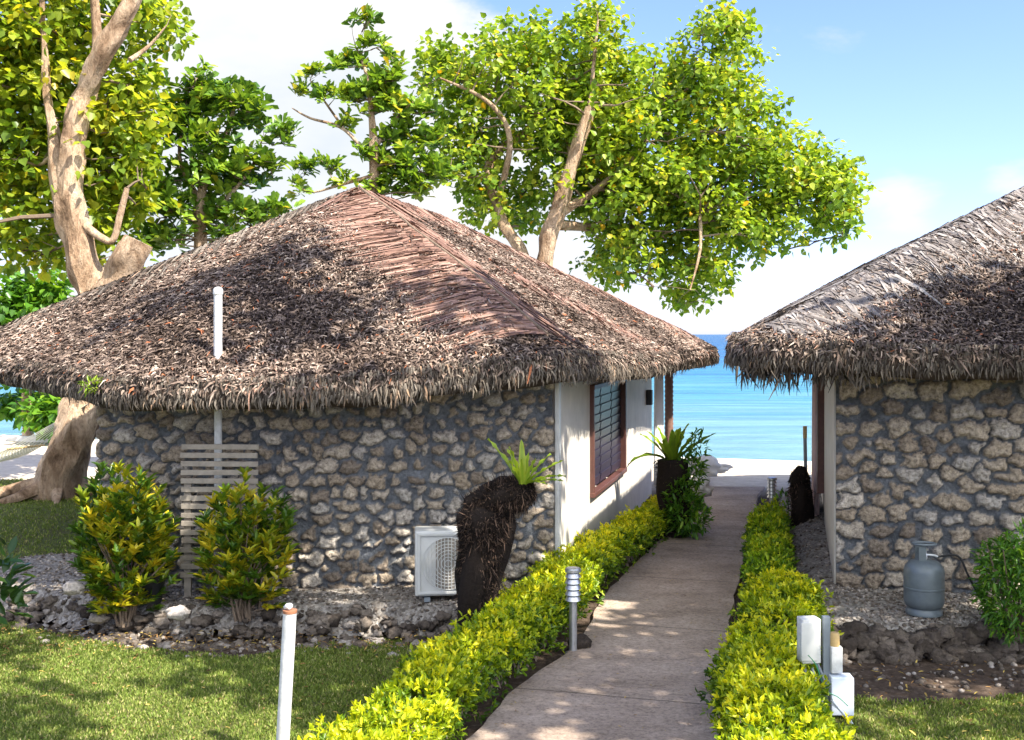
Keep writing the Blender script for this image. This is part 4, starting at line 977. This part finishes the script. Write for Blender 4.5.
# ---------------------------------------------------------------- trees
def tree(name, lab, base, limbs, blobs, d, ncl, per, L, W, m, shape, depth, tb=(2,2), clr=.32, group=None, sub=.5, bark='bark', droop=-.15, rosette=False, shell=.5, back=0.):
    """limbs: list of ([(px,py,dd)], [radii]); blobs: (px,py,rx,ry[,dd]) in photo pixels at distance d"""
    t = thing(name, lab, 'tree', base, group); nodes = []; mb = MB()
    for pts, rad in limbs:
        W3 = [at(px, py, d+dd) if len(p) == 3 else p for p in pts for (px, py, dd) in [p]]
        Pd = dense3(W3, 6); rr = np.interp(np.linspace(0,1,len(Pd)), np.linspace(0,1,len(W3)), rad)
        mb.tube(Pd, list(rr), 16, True, .5+random.uniform(-.15,.2), .55 if max(rad) > .1 else .1)
        nodes += [(p, r) for p, r in zip(Pd, rr)]
    mb.build('trunk', M[bark], t, True)
    s = d/F; area = sum(b[2]*b[3] for b in blobs); C = []
    for b in blobs:
        dd = b[4] if len(b) > 4 else 0
        k = max(2, int(ncl*b[2]*b[3]/area)); dr = rand_dirs(k); r = rng.uniform(0,1,k)**shell; c = at(b[0], b[1], d+dd)
        dz = depth*min(1, (b[2]*b[3])**.5/80)
        c2 = np.array(c[:])+dr*r[:,None]*np.array([b[2]*s, dz, b[3]*s]); sh_ = back*(.3+.7*rng.random(k)); c2 = c2*(1+sh_/d)[:,None]; c2[:,2] -= H*sh_/d; C.append(c2)
    C = np.concatenate(C); NP = np.array([n_[0][:] for n_ in nodes]); NR = np.array([n_[1] for n_ in nodes])
    br = MB(); nb = 0
    hub = []
    for i, c in enumerate(C):
        if random.random() > sub: continue
        dist = np.linalg.norm(NP-c, axis=1)+np.maximum(0, NP[:,2]-c[2])*1.5; j = int(dist.argmin())
        cand = [h for h in hub if (Vector(c)-h).length < dist[j]*.6 and h.z < c[2]+.3]
        a = min(cand, key=lambda h: (Vector(c)-h).length) if cand else Vector(NP[j]); e = Vector(c)
        ln = (e-a).length; md = a.lerp(e, .5)+Vector((random.gauss(0,.08)*ln, random.gauss(0,.08)*ln, -.03*ln+random.gauss(0,.05)*ln))
        r0 = min(.6*NR[j] if not cand else .03, .014+.013*ln); br.tube([a, a.lerp(md,.55)+Vector((0,0,.02*ln)), md, e], [r0, r0*.8, r0*.6, .006], 5, True, random.random())
        hub.append(md)
        if len(hub) > 260: hub.pop(random.randrange(len(hub)))
    br.build('branches', M['twig'], t)
    n = len(C)*per; Ci = np.repeat(C, per, 0)
    if rosette:
        ax = np.repeat(unit(rand_dirs(len(C))*.7+np.array([0,0,.9])), per, 0); a1 = unit(np.cross(ax, rand_dirs(n))); dd = unit(a1+ax*rng.uniform(.15,.9,n)[:,None]); P = Ci+dd*.02+rng.normal(0,.03,(n,3))
        N = ax+rand_dirs(n)*.25
    else:
        off = rand_dirs(n)*rng.uniform(.2,1,n)[:,None]*clr; P = Ci+off; dd = unit(off*1.2/clr+rand_dirs(n)*.8+np.array([0,0,droop*2])); N = np.array([0,0,1.])*.9+off/clr*.5+rand_dirs(n)*.55
    tc = np.clip(np.repeat(rng.beta(tb[0],tb[1],len(C)), per)*.75+rng.normal(.1,.13,n), 0, .97); tc = np.where(rng.random(n) < .006, 1., tc)
    Ls = L*rng.uniform(.65,1.2,n)
    leaves('crown', P, dd, N, Ls, Ls*W, tc, m, t, shape)
    return t
# big spreading tree behind the hut
tree('shade_tree', 'big spreading tree with small bright green leaves behind the left hut roof', at(520,480,25)+Vector((0,0,-.4)),
  [([(520,480,0),(535,330,0),(548,240,0),(568,180,0),(590,108,0)],[.34,.27,.20,.17,.11]),
   ([(590,108,0),(594,60,0),(598,20,0)],[.06,.04,.02]),
   ([(540,300,0),(520,250,.6),(500,215,.8),(490,160,1),(540,118,1),(470,90,1)],[.18,.14,.12,.10,.07,.03]),
   ([(498,200,.8),(510,140,.4),(488,102,.2),(440,78,0)],[.08,.07,.05,.02]),
   ([(555,225,0),(620,228,2.2),(700,215,2.6),(760,214,2.2),(830,205,1.4)],[.11,.08,.055,.035,.012]),
   ([(560,210,0),(640,170,2.2),(690,130,2.6),(720,60,2.6)],[.09,.055,.03,.01]),
   ([(560,215,0),(595,190,.6),(640,150,.6),(665,100,.8)],[.09,.07,.05,.02]),
   ([(700,215,.5),(700,250,0),(690,290,-.3)],[.05,.035,.015]),
   ([(575,168,0),(560,120,2.2),(545,75,2.4),(540,40,2.4)],[.06,.04,.02,.01])],
  [(470,82,55,42),(440,60,24,28),(520,50,40,38),(590,60,62,52),(560,110,75,55),(470,150,52,50),(505,200,52,36),(640,110,80,60),(712,70,52,56),(735,130,60,45),(650,185,95,60),(770,165,55,42),(800,190,55,40),(835,185,34,38),(842,222,24,22),(760,230,60,32),(690,262,48,42),(630,250,55,38),(685,300,18,12),(590,160,70,60),(700,200,60,50),(720,28,34,18),(600,14,26,12)],
  25, 2500, 16, .155, .95, M['leaf_big'], 'heart', 2.3, (2.2,2), .31, None, .30, back=2.3)
# tall light trunk tree at the left edge
tree('broadleaf_tree', 'large pale-barked leaning tree with sunlit broad leaves at the left edge', at(62,500,19.5)+Vector((0,0,.0)),
  [([(52,505,0),(62,470,0),(80,420,0),(93,385,.2),(100,340,.3),(94,290,.2),(80,250,.1),(68,200,0),(72,150,0),(78,112,0),(86,90,0),(104,50,-.2),(130,5,-.3),(150,-60,-.3)],[.44,.41,.35,.31,.30,.29,.26,.24,.215,.19,.18,.17,.155,.1]),
   ([(76,130,0),(92,95,.1),(97,50,.2),(95,5,.2),(90,-60,.2)],[.10,.10,.09,.08,.05]),
   ([(66,215,0),(58,180,0),(54,140,.2),(48,105,.2),(44,40,.3),(40,-40,.3)],[.16,.14,.11,.07,.05,.04]),
   ([(98,320,.3),(112,290,0),(126,262,-.2),(137,240,-.2)],[.34,.30,.26,.24]),
   ([(85,226,0),(100,237,-.1),(113,240,-.1),(120,215,-.1),(127,188,-.1)],[.08,.07,.06,.06,.045]),
   ([(55,150,.2),(40,165,.5),(20,160,.6),(-10,158,.6)],[.04,.03,.02,.01]),
   ([(130,60,-.3),(150,45,0),(167,25,0)],[.05,.03,.01])],
  [(20,30,60,55),(70,20,60,40),(140,20,46,38),(30,110,55,50),(90,90,60,50),(120,150,42,52),(30,190,40,40),(20,240,34,28),(120,225,26,48),(100,190,50,40),(60,150,45,50),(135,170,28,40),(140,100,30,40),(65,250,40,18),(0,150,40,90),(-60,120,80,120),(30,60,60,60),(50,-70,130,70),(120,120,40,40)],
  19.5, 1500, 12, .175, .92, M['leaf_left'], 'heart', 1.8, (2,2), .36, None, .22, back=2.1)
# two rosette-leaved trees behind the roof
tree('almond_tree', 'dark green tree with rosettes of paddle leaves behind the left roof slope', at(205,480,22)+Vector((0,0,-.2)),
  [([(205,480,0),(203,300,0),(200,240,0),(202,190,0),(222,150,0),(235,105,0)],[.2,.16,.13,.10,.07,.03]),([(201,225,0),(225,200,0),(250,170,0),(262,140,0)],[.07,.05,.03,.015]),([(200,200,0),(180,160,0),(185,110,0)],[.06,.04,.02])],
  [(200,90,28,26),(235,105,38,24),(180,115,30,26),(200,140,42,22),(250,118,25,18),(200,180,52,24),(240,170,36,30),(280,135,18,14),(272,165,16,14),(195,225,45,28),(250,215,40,20),(165,200,22,26),(280,212,14,10),(158,240,20,18)],
  22, 450, 11, .24, .75, M['leaf_rosette'], 'obov', 1.6, (2,2.4), .3, 'rosette-leaved trees', .8, rosette=True)
tree('almond_tree', 'open airy tree with tufts of bright paddle leaves behind the roof apex', at(372,480,23)+Vector((0,0,-.3)),
  [([(372,480,0),(374,260,0),(374,190,0),(375,150,0),(372,120,0),(368,80,0),(355,45,0)],[.16,.14,.11,.09,.07,.04,.015]),([(374,165,0),(345,130,0),(310,118,0),(292,108,0)],[.05,.035,.025,.01]),([(374,150,0),(395,120,0),(415,100,0)],[.05,.03,.015]),([(374,175,0),(340,185,0),(310,192,0),(292,180,0)],[.04,.03,.02,.01]),([(345,130,0),(320,95,0),(310,80,0)],[.03,.02,.01])],
  [(360,20,14,10),(368,45,16,9),(350,62,26,10),(312,74,14,8),(300,92,9,10),(323,98,10,10),(370,95,26,20),(395,60,10,10),(390,80,22,15),(400,108,24,16),(428,112,14,10),(348,125,10,9),(345,98,14,10),(405,135,28,14),(400,165,32,20),(370,150,15,12),(440,140,12,10),(300,168,14,8),(330,165,16,7),(343,178,14,6),(296,190,10,8),(415,185,34,14),(375,188,18,8),(440,170,18,16)],
  23, 330, 11, .24, .75, M['leaf_rosette'], 'obov', 1.1, (2.6,1.8), .3, 'rosette-leaved trees', .9, rosette=True)
# shore vegetation seen under the left eave
tree('shore_tree', 'green beach tree with a slim straight trunk seen under the left eave', at(28,438,30),
  [([(28,440,0),(28,415,0),(27,380,0),(28,320,0)],[.14,.13,.12,.09])],
  [(60,415,28,20,-1),(45,402,30,10,0),(20,405,26,10,2),(50,335,30,20),(20,310,35,28),(40,290,28,16),(-20,330,45,40),(78,405,20,16,-1)],
  30, 380, 14, .26, .8, M['leaf_mid'], 'heart', 2.0, (2.4,1.6), .45, None, .3)
# fallen frond roots / root spread at the tree foot
mb = MB()
for a, L in ((3.5,2.3),(4.1,1.7),(2.9,1.5),(5.0,1.1),(.2,1.2)):
    b = at(58,497,19.5); b.z = .08; o_ = Vector((math.cos(a), math.sin(a)*.8, 0)); mb.tube([b+Vector((0,0,.25)), b+o_*.5*L, b+o_*L+Vector((0,0,-.14))], [.16,.09,.02], 10, True, .4, .3)
o = mb.build('roots', M['bark'], [x for x in COL.objects if x.name.startswith('broadleaf_tree')][0], True)
# hammock
def hammock():
    a = at(88,404,19.2); e = at(26,447,20.6); f = at(-60,462,22.5); t = thing('hammock', 'white rope hammock strung beside the big leaning trunk', 'hammock', (e.x, e.y, 0))
    sd = Vector((.45,.9,0)).normalized()*.5; mb = MB(); n = 14
    def cat(u, v):
        p = e.lerp(f, u); p.z -= .22*math.sin(math.pi*u)*(1-.3*abs(v)) - .0; return p+sd*v*(.75+.5*math.sin(math.pi*u))
    for k in range(n+1):
        v = -1+2*k/n; mb.tube([cat(i/12, v) for i in range(13)], .009, 4, False)
    for i in range(1, 30):
        u = i/30; mb.tube([cat(u, -1+2*k/6) for k in range(7)], .007, 4, False)
    mb.build('net', M['rope'], t)
    mb = MB()
    for k in range(0, n+1, 2): mb.tube([a, cat(0, -1+2*k/n)], .008, 4, False)
    mb.build('clew_cords', M['rope'], t)
    mb = MB(); mb.tube([cat(0,-1.1), cat(0,1.1)], .02, 8); mb.build('spreader_bar', M['bamboo'], t)
hammock()
# out-of-frame trees that shade the place
def shade(name, lab, base, blobs, ncl, L, per=10):
    t = thing(name, lab, 'tree', base, 'trees shading the path'); mb = MB(); b = Vector(base); mb.tube([b, b+Vector((.1,.1,3)), b+Vector((0,.3,6.2))], [.26,.2,.10], 14, True, .5, .3)
    C = []
    tot = sum(q[3]*q[4] for q in blobs)
    for (x, y, z, rx, ry, rz) in blobs:
        k = int(ncl*rx*ry/tot); C.append(np.array([x,y,z])+rand_dirs(k)*(rng.uniform(0,1,k)**.5)[:,None]*np.array([rx,ry,rz]))
        mb.tube([b+Vector((0,.2,5.2)), (b+Vector((0,.2,6)))*.5+Vector((x,y,z))*.5+Vector((0,0,.3)), (x,y,z)], [.03,.018,.006], 6, True, .5)
    mb.build('trunk', M['bark'], t, True)
    C = np.concatenate(C); n = len(C)*per; off = rand_dirs(n)*rng.uniform(.2,1,n)[:,None]*.38; P = np.repeat(C, per, 0)+off
    leaves('crown', P, unit(off+rand_dirs(n)*.3), np.array([0,0,1.])+rand_dirs(n)*.5, L*rng.uniform(.7,1.2,n), L*.9, rng.beta(2,2,n), M['leaf_big'], t, 'heart')
shade('overhead_tree', 'tall broad tree right of the camera shading the path and hedges', (8.2,2.5,0),
   [(6.3,4.6,8.6,2.3,2.0,.9),(4.6,5.4,8.8,1.7,1.7,.8),(7.6,6.2,8.4,1.7,1.9,.8),(9.3,5.4,8.4,1.9,1.9,.8),(3.0,2.6,8.4,.9,.9,.5),(8.6,8.0,8.4,1.6,1.5,.7),(10.6,8.2,8.6,1.8,1.6,.8),(5.4,7.6,8.9,1.2,1.1,.5)], 620, .22)
shade('overhead_tree', 'second tree behind the camera shading the left lawn', (2.5,-1.5,0),
   [(3.2,6.3,8.9,1.5,1.1,.6),(1.8,8.4,9.2,.9,.7,.4),(.2,6.0,8.7,1.4,1.2,.6),(1.6,3.8,8.4,.9,.9,.5),(.6,9.6,9.4,1.0,.9,.4),(3.9,8.9,9.2,1.1,.9,.4)], 230, .22)

# fallen leaves
def litter(n, region, lab, L=.05):
    P = []
    while len(P) < n:
        p = region()
        if p: P.append(p)
    P = np.array(P); D = rand_dirs(n)*np.array([1,1,.15]); o = leaves('fallen_leaves', P, D, np.array([0,0,1.])+rand_dirs(n)*.35, L*rng.uniform(.5,1.3,n), L*.5*rng.uniform(.5,1,n), rng.random(n), M['litter'], None, 'lance')
    tag(o, lab, 'leaves', kind='stuff')
def on_path():
    y = random.uniform(7,20); a = np.interp(y,[p[1] for p in PL],[p[0] for p in PL]); b = np.interp(y,[p[1] for p in PR],[p[0] for p in PR]); u = random.random()
    u = u if random.random() < .5 else (random.random()*.12 if random.random() < .5 else 1-random.random()*.12)
    return (a+(b-a)*u, y, .056)
litter(520, on_path, 'small dry leaf litter scattered over the concrete path', .028)
litter(260, lambda: (random.uniform(-5,-.6), random.uniform(7.2,10.1), .03), 'dry fallen leaves scattered on the left lawn', .05)
litter(420, lambda: (random.uniform(2.8,6), random.uniform(7.5,9.9), .03), 'dry fallen leaves on the soil before the right hut', .05)
litter(900, lambda: (random.uniform(-6,.4), random.uniform(9.9,10.6), random.uniform(.02,.10)), 'dry brown leaf litter along the rubble edging of the left hut', .05)

# ---------------------------------------------------------------- light
w = bpy.data.worlds.new('World'); S.world = w; w.use_nodes = True; nt = w.node_tree; bg = nt.nodes['Background']
sky = nd(nt, 'ShaderNodeTexSky', sky_type='NISHITA'); sky.sun_disc = False; sky.sun_elevation = math.radians(50)
az = math.atan2(SUN.x, SUN.y); sky.sun_rotation = az; sky.altitude = 0; sky.air_density = 1.0; sky.dust_density = .6; sky.ozone_density = 1.6
g = nd(nt, 'ShaderNodeTexCoord').outputs['Generated']
mp = nd(nt, 'ShaderNodeMapping'); mp.inputs['Scale'].default_value = (1,1,2.2); nt.links.new(g, mp.inputs[0])
n1 = nz(nt, 4.2, 9, .58, mp.outputs[0], .15)
tot = None
def ball(px, py, r, amt):
    global tot
    d = Vector(((px-CX)/F, 1, -(py-HY)/F)).normalized(); v = nd(nt, 'ShaderNodeVectorMath', operation='DISTANCE'); nt.links.new(g, v.inputs[0]); v.inputs[1].default_value = d
    mr = nd(nt, 'ShaderNodeMapRange', interpolation_type='SMOOTHSTEP'); mr.inputs[1].default_value = 0; mr.inputs[2].default_value = r; mr.inputs[3].default_value = amt; mr.inputs[4].default_value = 0
    nt.links.new(v.outputs['Value'], mr.inputs[0]); tot = mr.outputs[0] if tot is None else mul(nt, tot, mr.outputs[0], 'ADD')
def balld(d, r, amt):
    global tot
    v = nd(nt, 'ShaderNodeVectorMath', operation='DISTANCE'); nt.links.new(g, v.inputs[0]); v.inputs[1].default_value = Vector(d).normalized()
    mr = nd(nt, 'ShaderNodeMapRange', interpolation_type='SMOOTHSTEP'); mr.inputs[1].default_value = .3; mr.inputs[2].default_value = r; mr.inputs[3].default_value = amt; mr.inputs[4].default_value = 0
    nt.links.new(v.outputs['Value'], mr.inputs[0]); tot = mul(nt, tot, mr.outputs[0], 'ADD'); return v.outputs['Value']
ball(230,60,.20,.40); ball(330,130,.22,.42); ball(450,150,.18,.34); ball(120,190,.22,.30); ball(560,230,.2,.2)
ball(900,245,.09,.10); ball(970,215,.13,-.10); ball(760,305,.12,.15); ball(1015,180,.05,.26); ball(905,207,.05,.17); ball(600,300,.18,.12)
sund = balld((.5,-.7,.6), 1.35, .26); balld((-.7,-.5,.6), 1.0, .22)  # unseen cloud banks added behind the camera to lift light in the shade
f = mul(nt, n1.outputs['Fac'], tot, 'ADD')
mr = nd(nt, 'ShaderNodeMapRange', interpolation_type='SMOOTHSTEP'); mr.inputs[1].default_value = .60; mr.inputs[2].default_value = .78; nt.links.new(f, mr.inputs[0])
shade_n = nz(nt, 7, 5, .5, mp.outputs[0]); cc = ramp(nt, [(.3,(.78,.85,.93)),(.62,(1.02,1.02,1.02))], shade_n.outputs['Fac']).outputs[0]
br = nd(nt, 'ShaderNodeMapRange', interpolation_type='SMOOTHSTEP'); br.inputs[1].default_value = .2; br.inputs[2].default_value = 1.5; br.inputs[3].default_value = 7.5; br.inputs[4].default_value = 2.15; nt.links.new(sund, br.inputs[0])  # clouds made brighter towards the sun side for more ambient light
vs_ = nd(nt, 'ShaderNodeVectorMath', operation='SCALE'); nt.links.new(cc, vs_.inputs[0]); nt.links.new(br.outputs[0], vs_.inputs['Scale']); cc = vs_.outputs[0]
skc = mix(nt, 1., sky.outputs[0], (.46,.485,.75), 'MULTIPLY')
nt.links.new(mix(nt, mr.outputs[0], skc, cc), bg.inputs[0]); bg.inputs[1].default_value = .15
ld = bpy.data.lights.new('sun', 'SUN'); ld.energy = 4.0; ld.angle = math.radians(.5); ld.color = (1, .93, .82)
lo = bpy.data.objects.new('sun', ld); COL.objects.link(lo); lo.rotation_euler = SUN.to_track_quat('Z', 'Y').to_euler(); lo.location = (10,-8,15)

cam = bpy.data.cameras.new('camera'); co = bpy.data.objects.new('camera', cam); COL.objects.link(co); S.camera = co
co.location = (0,0,H); co.rotation_euler = (math.radians(90),0,0); cam.sensor_width = 36; cam.lens = 36*F/1024; cam.shift_y = -36/1024; cam.clip_end = 20000
S.view_settings.view_transform = 'Standard'; S.view_settings.look = 'None'; S.view_settings.gamma = 1; S.view_settings.use_curve_mapping = False
S.view_settings.exposure = 1.73
S.render.engine = 'CYCLES'; S.cycles.max_bounces = 6; S.cycles.transparent_max_bounces = 4
